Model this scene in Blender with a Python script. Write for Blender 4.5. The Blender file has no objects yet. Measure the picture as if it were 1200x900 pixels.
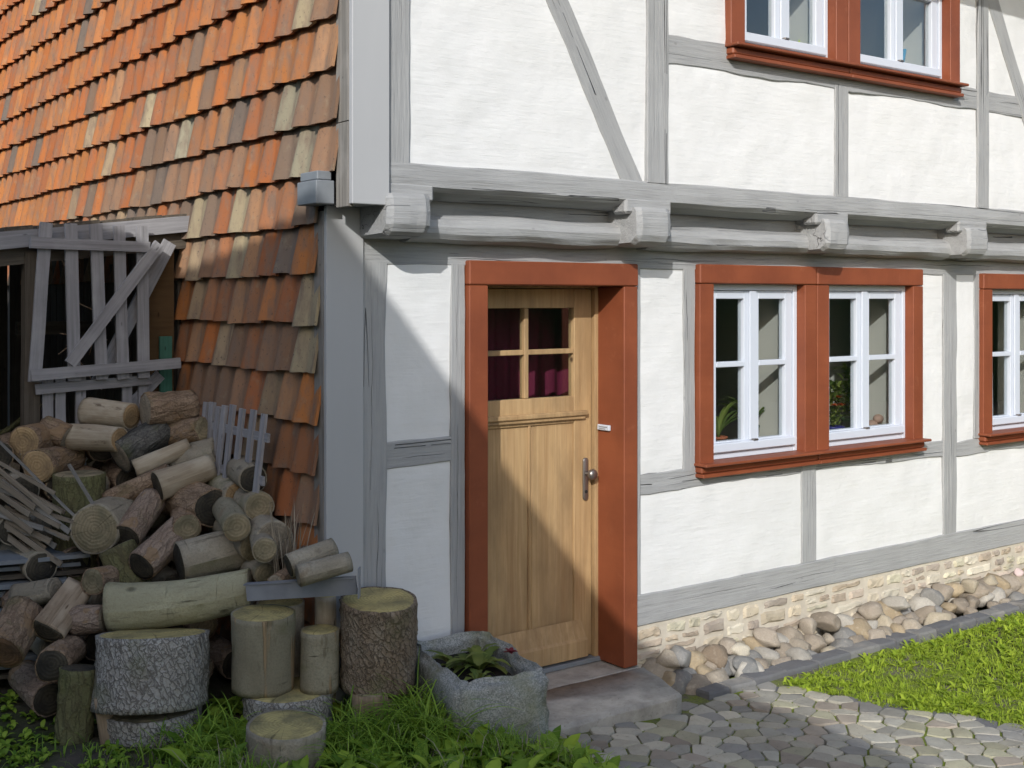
import bpy, bmesh, math, random
from mathutils import Vector, Matrix, noise
R = random.Random(7)
sc = bpy.context.scene
COL = sc.collection

# ---------------------------------------------------------------- camera, sky, sun, exposure
cam = bpy.data.cameras.new('camera'); camo = bpy.data.objects.new('camera', cam); COL.objects.link(camo)
cam.sensor_width = 36; cam.lens = 42.0; cam.shift_y = -100/1200; cam.clip_start = 0.05; cam.clip_end = 500
camo.location = (-2.329, -4.6155, 1.9)
camo.rotation_euler = (math.radians(90), 0, math.radians(53.6156 - 90))
sc.camera = camo
SUN = Vector((1.03, 1.0, -0.72)).normalized()           # direction the light travels
w = bpy.data.worlds.new('World'); sc.world = w; w.use_nodes = True
nt = w.node_tree; nt.nodes.clear()
sky = nt.nodes.new('ShaderNodeTexSky'); sky.sky_type = 'NISHITA'; sky.sun_disc = False
sky.sun_elevation = math.asin(-SUN.z); sky.sun_rotation = math.atan2(-SUN.x, -SUN.y)
sky.air_density = 1.0; sky.dust_density = 1.7; sky.ozone_density = 1.0
bg = nt.nodes.new('ShaderNodeBackground'); bg.inputs['Strength'].default_value = 0.15
wo = nt.nodes.new('ShaderNodeOutputWorld')
nt.links.new(sky.outputs[0], bg.inputs[0]); nt.links.new(bg.outputs[0], wo.inputs[0])
sl = bpy.data.lights.new('sun', 'SUN'); sl.energy = 2.45; sl.angle = math.radians(0.35); sl.color = (1, .98, .95)
so = bpy.data.objects.new('sun', sl); COL.objects.link(so)
so.rotation_euler = SUN.to_track_quat('-Z', 'Y').to_euler(); so.location = (-6, -6, 12)
vs = sc.view_settings; vs.view_transform = 'Standard'; vs.look = 'None'; vs.gamma = 1; vs.use_curve_mapping = False
vs.exposure = 0.47
sc.render.resolution_x = 1024; sc.render.resolution_y = 768

# ---------------------------------------------------------------- material helpers
class N:
    def __init__(s, name):
        s.m = bpy.data.materials.new(name); s.m.use_nodes = True; s.t = s.m.node_tree
        s.b = s.t.nodes['Principled BSDF']; s.out = s.t.nodes['Material Output']
    def n(s, typ, **kw):
        x = s.t.nodes.new('ShaderNode' + typ)
        for k, v in kw.items():
            if k[0] == 'i' and k[1:].isdigit(): s.put(x.inputs[int(k[1:])], v)
            elif k in x.inputs.keys(): s.put(x.inputs[k], v)
            else: setattr(x, k, v)
        return x
    def put(s, inp, v):
        if hasattr(v, 'is_output'): s.t.links.new(v, inp)
        elif hasattr(v, 'outputs'): s.t.links.new(v.outputs[0], inp)
        else: inp.default_value = v
    def coord(s, kind='Object', scale=(1, 1, 1), rnd=True):
        c = s.n('TexCoord').outputs[kind]
        if rnd:
            oi = s.n('ObjectInfo').outputs['Random']
            mul = s.n('Math', operation='MULTIPLY', i0=oi, i1=37.0)
            c = s.n('VectorMath', operation='ADD', i0=c, i1=s.n('CombineXYZ', i0=mul, i1=mul, i2=mul).outputs[0]).outputs[0]
        return s.n('Mapping', Vector=c, Scale=scale).outputs[0]
    def noise(s, v, scale, detail=4, rough=.55, dist=0):
        return s.n('TexNoise', Vector=v, Scale=scale, Detail=detail, Roughness=rough, Distortion=dist).outputs[0]
    def ramp(s, f, stops, interp='LINEAR'):
        r = s.n('ValToRGB'); s.put(r.inputs[0], f); e = r.color_ramp.elements; r.color_ramp.interpolation = interp
        while len(e) < len(stops): e.new(0.5)
        for k, (p, c) in enumerate(stops):
            e[k].position = p; e[k].color = (c, c, c, 1) if not hasattr(c, '__len__') else (*c, 1)
        return r.outputs[0]
    def mix(s, f, a, b, blend='MIX'):
        x = s.n('Mix', data_type='RGBA', blend_type=blend)
        s.put(x.inputs[0], f)
        for i, v in ((6, a), (7, b)):
            s.put(x.inputs[i], (*v, 1) if isinstance(v, tuple) and len(v) == 3 else v)
        return x.outputs[2]
    def math(s, op, a, b=0.5, c=0.0):
        return s.n('Math', operation=op, i0=a, i1=b, i2=c).outputs[0]
    def done(s, col, rough=.8, bumps=(), spec=.3):
        s.put(s.b.inputs['Base Color'], (*col, 1) if isinstance(col, tuple) else col)
        s.put(s.b.inputs['Roughness'], rough); s.b.inputs['Specular IOR Level'].default_value = spec
        prev = None
        for h, dist, st in bumps:
            b = s.n('Bump', Height=h, Distance=dist, Strength=st)
            if prev: s.put(b.inputs['Normal'], prev)
            prev = b.outputs[0]
        if prev: s.put(s.b.inputs['Normal'], prev)
        return s.m

M = {}
def m_plaster():
    x = N('white_plaster'); c = x.coord('Object', (1, 1, 1)); cs = x.coord('Object', (5, 30, 46))
    a = x.noise(cs, 1.0, 5, .62); b = x.noise(c, 5, 3); f = x.noise(c, 90, 3, .6); g = x.noise(c, 2.2, 5, .6)
    col = x.mix(x.ramp(b, [(.35, 0), (.7, 1)]), (.73, .735, .73), (.69, .695, .685))
    col = x.mix(x.ramp(g, [(.62, 0), (.78, .25)]), col, (.62, .61, .57))
    return x.done(col, .88, [(b, .03, .35), (a, .005, .6), (x.noise(x.coord('Object', (2.5, 9, 9)), 1.5, 3, .5), .012, .12), (f, .002, .35)], .2)
def m_paint_timber(nm, base, dark, crack=.0045, v=False):
    x = N(nm); c = x.coord('Object', (8, 8, .11) if v else (.11, 8, 8)); c2 = x.coord('Object', (60, 60, 3) if v else (3, 60, 60)); c3 = x.coord('Object')
    a = x.noise(c, 1.0, 2.5, .45, .15); g = x.noise(c2, 1.2, 5, .65); big = x.noise(c3, 3, 4)
    d = x.math('ABSOLUTE', x.math('SUBTRACT', a, .47))
    msk = x.noise(c3, 2.0, 2)
    d2 = x.math('ADD', d, x.math('MULTIPLY', x.math('GREATER_THAN', msk, .5), .05))
    line = x.ramp(d2, [(0, 1), (crack, 0)])
    col = x.mix(x.ramp(big, [(.3, 0), (.75, 1)]), base, tuple(v*.86 for v in base))
    col = x.mix(x.math('MULTIPLY', x.ramp(g, [(.48, 0), (.75, 1)]), .6), col, tuple(v*.62 for v in base))
    wr = x.noise(c3, 8, 5, .7); col = x.mix(x.ramp(wr, [(.6, 0), (.72, .35)]), col, tuple(v*.7 for v in base))
    kn = x.n('TexVoronoi', Vector=x.coord('Object', (5, 9, 9)), Scale=1.0).outputs[0]
    kmask = x.ramp(kn, [(.03, 1), (.075, 0)])
    col = x.mix(x.math('MULTIPLY', kmask, .35), col, dark)
    col = x.mix(line, col, dark)
    hgt = x.math('SUBTRACT', x.math('MULTIPLY', g, .5), line)
    return x.done(col, .72, [(a, .03, .4), (hgt, .012, .9)], .3)
def m_red():
    x = N('red_brown_paint'); c = x.coord('Object', (1, 1, 1)); a = x.noise(c, 4, 4); g = x.noise(x.coord('Object', (60, 60, 3)), 1, 4)
    col = x.mix(x.ramp(a, [(.3, 0), (.75, 1)]), (.262, .074, .031), (.19, .052, .023)); wk = x.noise(c, 11, 5, .7); col = x.mix(x.ramp(wk, [(.60, 0), (.72, .35)]), col, (.33, .12, .06)); st2 = x.noise(x.coord('Object', (3, 3, 26)), 1, 4, .6); col = x.mix(x.ramp(st2, [(.5, 0), (.75, .3)]), col, (.19, .05, .022))
    return x.done(col, .5, [(g, .002, .4), (a, .004, .3)], .35)
def m_white():
    x = N('white_window_paint'); a = x.noise(x.coord(), 7, 3)
    return x.done(x.mix(a, (.60, .645, .72), (.56, .605, .68)), .35, [(x.noise(x.coord(), 40, 3), .001, .15)], .4)  # blue of the reflected sky is put into the white paint colour
def m_oak():
    x = N('oak_wood'); c = x.coord('Object', (16, 16, 1.0)); c2 = x.coord('Object', (120, 120, 3.0))
    a = x.noise(c, .9, 3, .5, 1.6); w = x.n('TexWave', Vector=c, Scale=.55, Distortion=5.0, Detail=2.0, bands_direction='X', i4=1.2).outputs[0]
    f = x.noise(c2, 1, 4, .6)
    col = x.mix(x.math('MULTIPLY', w, .6), (.46, .305, .15), (.51, .35, .185)); col = x.mix(x.ramp(a, [(.4, 0), (.75, 1)]), col, (.37, .23, .11))
    col = x.mix(x.math('MULTIPLY', x.ramp(f, [(.5, 0), (.75, 1)]), .45), col, (.20, .11, .045))
    ps = x.noise(x.coord('Object', (5, 5, 1.6)), 1.0, 5, .65); col = x.mix(x.ramp(ps, [(.42, 0), (.66, .75)]), col, (.25, .165, .085))
    kn = x.n('TexVoronoi', Vector=x.coord('Object', (3.3, 3.3, 2.4)), Scale=1.0).outputs[0]
    col = x.mix(x.ramp(kn, [(.02, .9), (.05, 0)]), col, (.06, .03, .015))
    return x.done(col, .55, [(f, .0015, .4), (w, .001, .3)], .35)
def m_tile():
    x = N('clay_tile'); c = x.coord('Object'); oc = x.n('ObjectInfo').outputs['Color']
    at = x.n('Attribute', attribute_name='tint').outputs['Color']
    has = x.n('Attribute', attribute_name='tint').outputs['Alpha']
    base = x.mix(has, oc, at)
    a = x.noise(c, 14, 5, .65); b = x.noise(c, 60, 4, .7); k = x.noise(x.coord('Object', (8, 8, 3)), 2.2, 4, .6)
    col = x.mix(x.ramp(k, [(.44, 0), (.68, .8)]), base, (.19, .135, .10))
    col = x.mix(x.ramp(a, [(.57, 0), (.72, .45)]), col, (.30, .25, .17))
    col = x.mix(x.ramp(b, [(.60, 0), (.70, .75)]), col, (.065, .055, .048))
    return x.done(col, .86, [(a, .006, .45), (b, .002, .5)], .25)
def m_simple(nm, c1, c2, sc1, rough=.8, bump=(.004, .4), spec=.3, scale=(1, 1, 1), detail=5):
    x = N(nm); a = x.noise(x.coord('Object', scale), sc1, detail, .6)
    return x.done(x.mix(x.ramp(a, [(.3, 0), (.7, 1)]), c1, c2), rough, [(a, bump[0], bump[1])], spec)
def m_weathered(nm, c1, c2, c3, axis=(2, 55, 55)):
    x = N(nm); g = x.noise(x.coord('Object', axis), 1, 5, .65); k = x.noise(x.coord('Object'), 5, 4)
    n = x.n('TexVoronoi', Vector=x.coord('Object', (6, 16, 16)), Scale=1.0).outputs[0]
    col = x.mix(x.ramp(g, [(.35, 0), (.7, 1)]), c1, c2); col = x.mix(x.ramp(k, [(.5, 0), (.75, .6)]), col, c3)
    col = x.mix(x.ramp(n, [(.05, .8), (.1, 0)]), col, tuple(v*.3 for v in c3))
    return x.done(col, .85, [(g, .004, .7)], .2)
def m_stone(nm, tint=True, c=(.33, .27, .2)):
    x = N(nm); co = x.coord('Object'); a = x.noise(co, 9, 6, .65); b = x.noise(co, 45, 5, .7); v = x.noise(co, 3.5, 3)
    base = x.n('ObjectInfo').outputs['Color'] if tint else c
    if tint:
        col = x.mix(x.ramp(a, [(.35, 0), (.7, .55)]), base, x.mix(.5, base, (.12, .10, .085)))
        col = x.mix(x.ramp(v, [(.55, 0), (.75, .3)]), col, (.55, .50, .42))
    else:
        col = x.mix(x.ramp(a, [(.35, 0), (.7, 1)]), c, tuple(k*.6 for k in c))
    col = x.mix(x.ramp(b, [(.58, 0), (.72, .5)]), col, (.09, .08, .07))
    return x.done(col, .87, [(a, .012, .55), (b, .003, .5)], .25)
def m_bark(kind):
    x = N('bark_' + kind); u = x.n('TexCoord').outputs['UV']
    oi = x.math('MULTIPLY', x.n('ObjectInfo').outputs['Random'], 23.0)
    u = x.n('VectorMath', operation='ADD', i0=u, i1=x.n('CombineXYZ', i0=oi, i1=oi, i2=oi).outputs[0]).outputs[0]
    mp = lambda s: x.n('Mapping', Vector=u, Scale=s).outputs[0]
    C = {'grey': ((.225, .195, .145), (.135, .115, .085), (.30, .27, .21)), 'peel': ((.22, .195, .14), (.12, .105, .07), (.28, .26, .19)), 'green': ((.25, .235, .155), (.165, .15, .095), (.30, .285, .19)),
         'brown': ((.16, .11, .072), (.06, .04, .027), (.26, .19, .13)), 'red': ((.185, .135, .10), (.08, .056, .042), (.25, .195, .15)),
         'pale': ((.38, .315, .225), (.235, .185, .125), (.45, .395, .30)), 'char': ((.045, .045, .042), (.02, .02, .019), (.17, .16, .14)),
         'moss': ((.10, .09, .045), (.05, .04, .025), (.13, .13, .06)), 'weather': ((.27, .20, .13), (.12, .085, .055), (.35, .28, .20)),
         'spruce': ((.25, .23, .20), (.07, .06, .05), (.36, .35, .32)), 'spruceb': ((.155, .115, .08), (.045, .034, .025), (.24, .205, .16))}[kind]
    mu = {'pale': 1.15, 'char': 1.2, 'weather': 1.35, 'moss': 1.45, 'green': 1.7, 'grey': 1.5, 'peel': 1.4}.get(kind, 1.55); C = tuple(tuple(v*mu for v in c) for c in C)
    lo, hi = C[1], C[2]
    if kind in ('pale', 'weather'):
        g = x.noise(mp((70, 5, 5)), 1, 5, .65); k = x.noise(mp((9, 5, 5)), 1.2, 4)
        col = x.mix(x.ramp(g, [(.3, 0), (.72, 1)]), C[0], lo); col = x.mix(x.ramp(k, [(.45, 0), (.7, .8)]), col, hi)
        kn = x.n('TexVoronoi', Vector=mp((7, 5, 5)), Scale=1.0).outputs[0]
        col = x.mix(x.ramp(kn, [(.04, .85), (.1, 0)]), col, (.09, .05, .025))
        dk = x.noise(mp((16, 4, 4)), 1.0, 5, .7)
        col = x.mix(x.ramp(dk, [(.60, 0), (.66, .8)]), col, (.10, .065, .04))
        return x.done(col, .75, [(g, .004, .5)], .3)
    wv = x.noise(mp((1, 1, 1)), 18, 4, .6)
    vec = x.n('VectorMath', operation='ADD', i0=mp((34, 22, 22) if 'spruce' in kind else (44, 13, 13)), i1=x.n('CombineXYZ', i0=x.math('MULTIPLY', wv, 2.6), i1=x.math('MULTIPLY', wv, 2.2), i2=0.0).outputs[0]).outputs[0]
    vo = x.n('TexVoronoi', Vector=vec, Scale=1.5 if 'spruce' in kind else .8, feature='DISTANCE_TO_EDGE').outputs[0]
    ce = x.n('TexVoronoi', Vector=vec, Scale=1.5 if 'spruce' in kind else .8).outputs['Color']
    f = x.noise(mp((1, 1, 1)), 110, 5, .7); k = x.noise(mp((1, .6, 1)), 9, 5, .65)
    col = x.mix(x.ramp(k, [(.35, 0), (.68, 1)]), C[0], hi)
    col = x.mix(x.ramp(f, [(.45, 0), (.75, .75)]), col, lo)
    if kind in ('brown', 'moss', 'red', 'char') or 'spruce' in kind:
        if 'spruce' in kind: col = x.mix(x.math('MULTIPLY', x.n('SeparateColor', i0=ce).outputs[0], .6), col, C[0])
        col = x.mix(x.ramp(vo, [(.0, .85 if 'spruce' in kind else .6), (.12 if 'spruce' in kind else .08, 0)]), col, lo)
        bl = [(x.ramp(vo, [(0, 0), (.22, 1)]), .008, .6), (k, .012, .5), (f, .004, .7)]
        pt = x.noise(mp((1, .8, 1)), 6.5, 4, .6)
        if kind in ('brown', 'red'): col = x.mix(x.ramp(pt, [(.57, 0), (.60, .85)]), col, (.30, .20, .115))
    else:
        sp = x.noise(mp((1, .25, 1)), 30, 3); col = x.mix(x.ramp(sp, [(.60, 0), (.68, .8)]), col, lo)
        pt = x.noise(mp((1, .7, 1)), 7, 4, .6); col = x.mix(x.ramp(x.math('ADD', pt, x.math('MULTIPLY', f, .16)), [(.70, 0), (.76, .6)]), col, (.27, .20, .13)); big = x.noise(mp((1, .5, 1)), 4, 4, .6); col = x.mix(x.ramp(big, [(.4, .55), (.6, 0)]), col, C[1])
        scr = x.noise(mp((5, 60, 1)), 1.0, 4, .6); scm = x.noise(mp((1, 1, 1)), 5, 3)
        sm = x.math('MULTIPLY', x.ramp(scr, [(.62, 0), (.70, 1)]), x.ramp(scm, [(.45, 0), (.6, 1)]))
        lon = x.noise(mp((55, 3, 1)), 1.0, 4, .6); lm = x.math('MULTIPLY', x.ramp(lon, [(.64, 0), (.69, 1)]), x.ramp(k, [(.42, 0), (.6, 1)]))
        kn = x.n('TexVoronoi', Vector=mp((6, 5, 1)), Scale=1.0).outputs[0]; km = x.ramp(kn, [(.05, 1), (.13, 0)])
        col = x.mix(x.math('MULTIPLY', sm, .7), col, lo); col = x.mix(x.math('MULTIPLY', lm, .8), col, tuple(v*.5 for v in lo)); col = x.mix(x.math('MULTIPLY', km, .8), col, tuple(v*.45 for v in lo))
        bl = [(k, .016, .7), (x.math('SUBTRACT', km, x.math('ADD', lm, sm)), .010, .7), (f, .004, .7)]
    if kind == 'peel':
        pl_ = x.noise(mp((1, .12, 1)), 6.5, 3, .5); col = x.mix(x.ramp(pl_, [(.53, 0), (.545, .9)]), col, x.mix(lon, (.40, .28, .16), (.26, .19, .11))); bl[0] = (x.ramp(pl_, [(.53, 1), (.545, 0)]), .006, .8)
    ms = x.noise(mp((1, 1, 1)), 4.5, 4, .6)
    col = x.mix(x.ramp(ms, [(.56, 0), (.72, .55)]), col, (.115, .125, .045))
    return x.done(col, .9, bl, .15)
def m_cut(kind):
    x = N('cut_' + kind); u = x.n('TexCoord').outputs['UV']
    c1, c2, c3 = {'pale': ((.42, .29, .16), (.33, .21, .105), (.22, .15, .08)), 'orange': ((.36, .25, .13), (.28, .185, .09), (.18, .125, .07)),
                  'grey': ((.25, .21, .155), (.19, .16, .115), (.12, .105, .08)), 'olive': ((.27, .22, .14), (.20, .165, .10), (.115, .10, .062)),
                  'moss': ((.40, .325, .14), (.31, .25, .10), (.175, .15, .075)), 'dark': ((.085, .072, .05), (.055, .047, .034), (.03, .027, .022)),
                  'red': ((.21, .125, .07), (.15, .085, .05), (.085, .055, .036))}[kind]
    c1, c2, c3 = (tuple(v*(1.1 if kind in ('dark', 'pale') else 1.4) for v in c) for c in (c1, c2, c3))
    wob = x.noise(u, 9, 3); r = x.n('VectorMath', operation='LENGTH', i0=u).outputs['Value']
    rr = x.math('ADD', r, x.math('MULTIPLY', wob, .03))
    ring = x.math('SINE', x.math('MULTIPLY', rr, 420.0))
    oi = x.math('MULTIPLY', x.n('ObjectInfo').outputs['Random'], 11.0)
    uo = x.n('VectorMath', operation='ADD', i0=u, i1=x.n('CombineXYZ', i0=oi, i1=oi, i2=oi).outputs[0]).outputs[0]
    st = x.noise(uo, 7, 6, .65); f = x.noise(uo, 60, 4)
    col = x.mix(x.math('MULTIPLY_ADD', ring, .42, .42), c1, c2)
    col = x.mix(x.ramp(st, [(.40, 0), (.62, 1)]), col, c3); col = x.mix(x.ramp(f, [(.6, 0), (.75, .6)]), col, tuple(v*.4 for v in c3))
    # drying cracks running out from the heart
    sx = x.n('SeparateXYZ', i0=u); ang = x.math('ARCTAN2', sx.outputs[1], sx.outputs[0])
    cn = x.n('TexNoise', noise_dimensions='1D', W=x.math('ADD', x.math('MULTIPLY', ang, .9), oi), Scale=1.0, Detail=2.0).outputs[0]
    cr = x.ramp(x.math('ABSOLUTE', x.math('SUBTRACT', x.math('ADD', cn, x.math('MULTIPLY', wob, .06)), .5)), [(0, .8), (.006, 0)])
    col = x.mix(x.math('MULTIPLY', cr, .8), col, tuple(v*.25 for v in c3))
    return x.done(col, .8, [(ring, .0015, .4), (st, .010, .5), (x.noise(x.n('Mapping', Vector=uo, Scale=(4, 90, 1)).outputs[0], 1, 3), .002, .4)], .2)
def m_leaf(nm, c1, c2, trans=.25):
    x = N(nm); at = x.n('Attribute', attribute_name='tint').outputs['Color']
    col = x.mix(at, c1, c2)
    x.done(col, .55, [], .3)
    tr = x.n('BsdfTranslucent', Color=col)
    ms = x.n('MixShader', i0=trans, i1=x.b.outputs[0], i2=tr)
    x.t.links.new(ms.outputs[0], x.out.inputs[0]); return x.m
def m_glass():
    x = N('window_glass'); tr = x.n('BsdfTransparent', Color=(.93, .95, .95, 1)); gl = x.n('BsdfGlossy', Roughness=.0)
    fc = x.n('LayerWeight', Blend=.5).outputs['Facing']
    ms = x.n('MixShader', i0=x.math('MULTIPLY_ADD', x.math('POWER', fc, 3.2), .9, .07), i1=tr, i2=gl)
    x.t.links.new(ms.outputs[0], x.out.inputs[0]); return x.m
def m_ground():
    x = N('soil'); c = x.coord('Object', rnd=False); a = x.noise(c, 6, 6, .65); b = x.noise(c, 45, 5, .7); k = x.noise(c, 1.7, 4)
    col = x.mix(x.ramp(a, [(.35, 0), (.7, 1)]), (.11, .09, .07), (.06, .052, .042)); col = x.mix(x.ramp(b, [(.58, 0), (.7, .6)]), col, (.15, .135, .115))
    col = x.mix(x.ramp(k, [(.45, 0), (.62, .8)]), col, (.05, .07, .02))
    return x.done(col, .95, [(a, .03, .6), (b, .008, .7)], .1)
def m_flat(nm, c, rough=.5, metal=0, spec=.4):
    x = N(nm); x.done(c, rough, [], spec); x.b.inputs['Metallic'].default_value = metal; return x.m

M['plaster'] = m_plaster()
M['timber'] = m_paint_timber('grey_painted_timber', (.375, .38, .38), (.10, .10, .10), .0008)
M['timber2'] = m_simple('grey_painted_board', (.43, .435, .44), (.39, .395, .40), 2.2, .5, (.002, .2), .35, (1, 1, .3))
M['rawgrey'] = m_weathered('bare_grey_board', (.27, .255, .23), (.16, .15, .135), (.33, .315, .29))
M['crackdark'] = m_flat('dark_check', (.05, .05, .05), .95)
M['lathwood'] = m_weathered('brown_grey_lath', (.27, .225, .17), (.16, .13, .095), (.34, .30, .24))
M['rawgreyv'] = m_weathered('bare_grey_board_upright', (.27, .255, .23), (.15, .14, .125), (.33, .315, .29), (55, 55, 2))
M['red'] = m_red(); M['white'] = m_white(); M['oak'] = m_oak(); M['tile'] = m_tile()
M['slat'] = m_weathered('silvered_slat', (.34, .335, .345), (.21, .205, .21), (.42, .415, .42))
M['plywood'] = m_weathered('brown_plywood', (.12, .072, .032), (.09, .052, .024), (.14, .085, .04), (30, 30, 3))
M['green_paint'] = m_weathered('green_painted_board', (.06, .17, .125), (.045, .125, .09), (.10, .19, .14))
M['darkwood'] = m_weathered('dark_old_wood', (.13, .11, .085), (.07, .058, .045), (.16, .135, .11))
M['stone'] = m_stone('sandstone'); M['mortar'] = m_simple('pale_mortar', (.60, .55, .46), (.48, .43, .35), 14, .92, (.006, .6))
M['slab'] = m_stone('step_stone', False, (.48, .445, .39)); M['granite'] = None
M['metal'] = m_simple('zinc_sheet', (.24, .26, .28), (.17, .185, .20), 6, .5, (.001, .2), .5)
M['steel'] = m_flat('brushed_steel', (.27, .245, .225), .38, .85); M['dark'] = m_flat('black_void', (.012, .012, .012), .9)
M['alu'] = m_simple('grey_metal_rail', (.27, .285, .31), (.20, .21, .235), 9, .5, (.001, .3), .5)
M['glass'] = m_glass(); M['ground'] = m_ground()
M['inner'] = m_simple('room_plaster', (.62, .60, .55), (.58, .56, .51), 3, .9, (.002, .2))
M['floorwood'] = m_simple('room_floor', (.14, .09, .05), (.10, .065, .04), 5, .6)
M['backing'] = m_flat('dark_underlay', (.03, .027, .024), .95)
M['roof'] = m_simple('roof_boards', (.12, .09, .07), (.08, .06, .05), 5)
M['nbrwall'] = m_simple('neighbour_plaster', (.42, .40, .36), (.36, .34, .31), 2)
M['nbrroof'] = m_simple('neighbour_roof', (.22, .09, .05), (.16, .07, .045), 6)
for k in ('grey', 'peel', 'green', 'brown', 'red', 'pale', 'char', 'moss', 'weather', 'spruce', 'spruceb'): M['b_' + k] = m_bark(k)
for k in ('pale', 'orange', 'grey', 'olive', 'moss', 'dark', 'red'): M['c_' + k] = m_cut(k)
M['grass'] = m_leaf('grass_blades', (.09, .20, .022), (.36, .52, .065), .35)
M['lawn'] = m_leaf('lawn_blades', (.20, .31, .025), (.50, .62, .065), .45)
M['weed'] = m_leaf('weed_leaves', (.10, .21, .022), (.40, .54, .06), .35)
M['plantleaf'] = m_leaf('plant_leaves', (.07, .13, .03), (.26, .30, .07), .3)
M['blind'] = m_leaf('blind_leaves', (.03, .06, .015), (.07, .12, .03), .1)
M['dry'] = m_leaf('dry_stalks', (.25, .20, .14), (.40, .34, .25), .2)
M['soil'] = m_simple('potting_soil', (.022, .018, .014), (.012, .01, .008), 40, .95, (.01, .8))
def gran():
    x = N('granite'); c = x.coord('Object', rnd=False); v = x.n('TexVoronoi', Vector=c, Scale=210.0).outputs['Color']
    s = x.n('SeparateColor', i0=v).outputs[0]; a = x.noise(c, 12, 6, .7); b = x.noise(c, 4, 4, .6); f = x.noise(c, 50, 5, .7)
    col = x.mix(x.ramp(s, [(.25, 0), (.75, 1)]), (.25, .26, .245), (.42, .425, .40))
    col = x.mix(x.ramp(b, [(.5, 0), (.70, .75)]), col, (.20, .21, .115))
    col = x.mix(x.ramp(a, [(.5, 0), (.75, .5)]), col, (.17, .17, .15))
    return x.done(col, .9, [(a, .03, .7), (f, .006, .7)], .2)
M['granite'] = gran()

# ---------------------------------------------------------------- object helpers
def lk(o, parent=None):
    COL.objects.link(o)
    if parent: o.parent = parent
    return o
def tag(o, label=None, cat=None, group=None, kind=None):
    for k, v in (('label', label), ('category', cat), ('group', group), ('kind', kind)):
        if v: o[k] = v
    return o
def empty(name, loc=(0, 0, 0), parent=None, **kw):
    o = lk(bpy.data.objects.new(name, None), parent); o.location = loc; o.empty_display_size = .1
    return tag(o, **kw)
class MB:
    def __init__(s): s.v = []; s.f = []; s.uv = None; s.tint = None
    def add(s, vs, fs):
        k = len(s.v); s.v += [tuple(p) for p in vs]; s.f += [tuple(i + k for i in f) for f in fs]; return s
    def box(s, x0, x1, y0, y1, z0, z1, bev=0.0):
        if bev <= 0:
            return s.add([(x0,y0,z0),(x1,y0,z0),(x1,y1,z0),(x0,y1,z0),(x0,y0,z1),(x1,y0,z1),(x1,y1,z1),(x0,y1,z1)],
                         [(0,3,2,1),(4,5,6,7),(0,1,5,4),(1,2,6,5),(2,3,7,6),(3,0,4,7)])
        b = bmesh.new(); bmesh.ops.create_cube(b, size=1)
        for v in b.verts: v.co = ((x0+x1)/2 + v.co.x*(x1-x0), (y0+y1)/2 + v.co.y*(y1-y0), (z0+z1)/2 + v.co.z*(z1-z0))
        bmesh.ops.bevel(b, geom=list(b.edges), offset=bev, segments=1, affect='EDGES')
        b.verts.index_update(); s.add([v.co[:] for v in b.verts], [[v.index for v in f.verts] for f in b.faces]); b.free(); return s
    def mesh(s, name, smooth=False):
        me = bpy.data.meshes.new(name); me.from_pydata(s.v, [], s.f)
        if s.uv:
            l = me.uv_layers.new(name='UVMap')
            for i, lp in enumerate(me.loops): l.data[i].uv = s.uv[lp.vertex_index]
        if s.tint:
            a = me.color_attributes.new('tint', 'FLOAT_COLOR', 'POINT')
            for i, c in enumerate(s.tint): a.data[i].color = c
        if smooth: me.polygons.foreach_set('use_smooth', [True]*len(me.polygons))
        me.update(); return me
    def build(s, name, mat, parent=None, smooth=False, loc=None, **kw):
        me = s.mesh(name, smooth); me.materials.append(M[mat] if isinstance(mat, str) else mat)
        o = lk(bpy.data.objects.new(name, me), parent)
        if loc is not None:
            for v in me.vertices: v.co -= Vector(loc)
            o.location = loc
        return tag(o, **kw)
def nz(*p): return noise.noise(Vector(p))
def boxo(name, mat, parent, x0, x1, y0, y1, z0, z1, bev=.003, **kw):
    c = ((x0+x1)/2, (y0+y1)/2, (z0+z1)/2)
    return MB().box(x0, x1, y0, y1, z0, z1, bev).build(name, mat, parent, loc=c, **kw)
def tube(mb, pts, rads, seg=8):
    k0 = None; n = len(pts); base = len(mb.v)
    for i, p in enumerate(pts):
        p = Vector(p); t = (Vector(pts[min(i+1, n-1)]) - Vector(pts[max(i-1, 0)])).normalized()
        u = t.orthogonal().normalized() if k0 is None else (k0 - t*k0.dot(t)).normalized(); k0 = u; v = t.cross(u)
        for j in range(seg):
            a = 2*math.pi*j/seg; mb.v.append(tuple(p + (u*math.cos(a) + v*math.sin(a))*rads[i]))
    for i in range(n-1):
        for j in range(seg):
            mb.f.append((base+i*seg+j, base+i*seg+(j+1) % seg, base+(i+1)*seg+(j+1) % seg, base+(i+1)*seg+j))
    mb.f.append(tuple(base+j for j in reversed(range(seg)))); mb.f.append(tuple(base+(n-1)*seg+j for j in range(seg)))
    return mb

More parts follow.
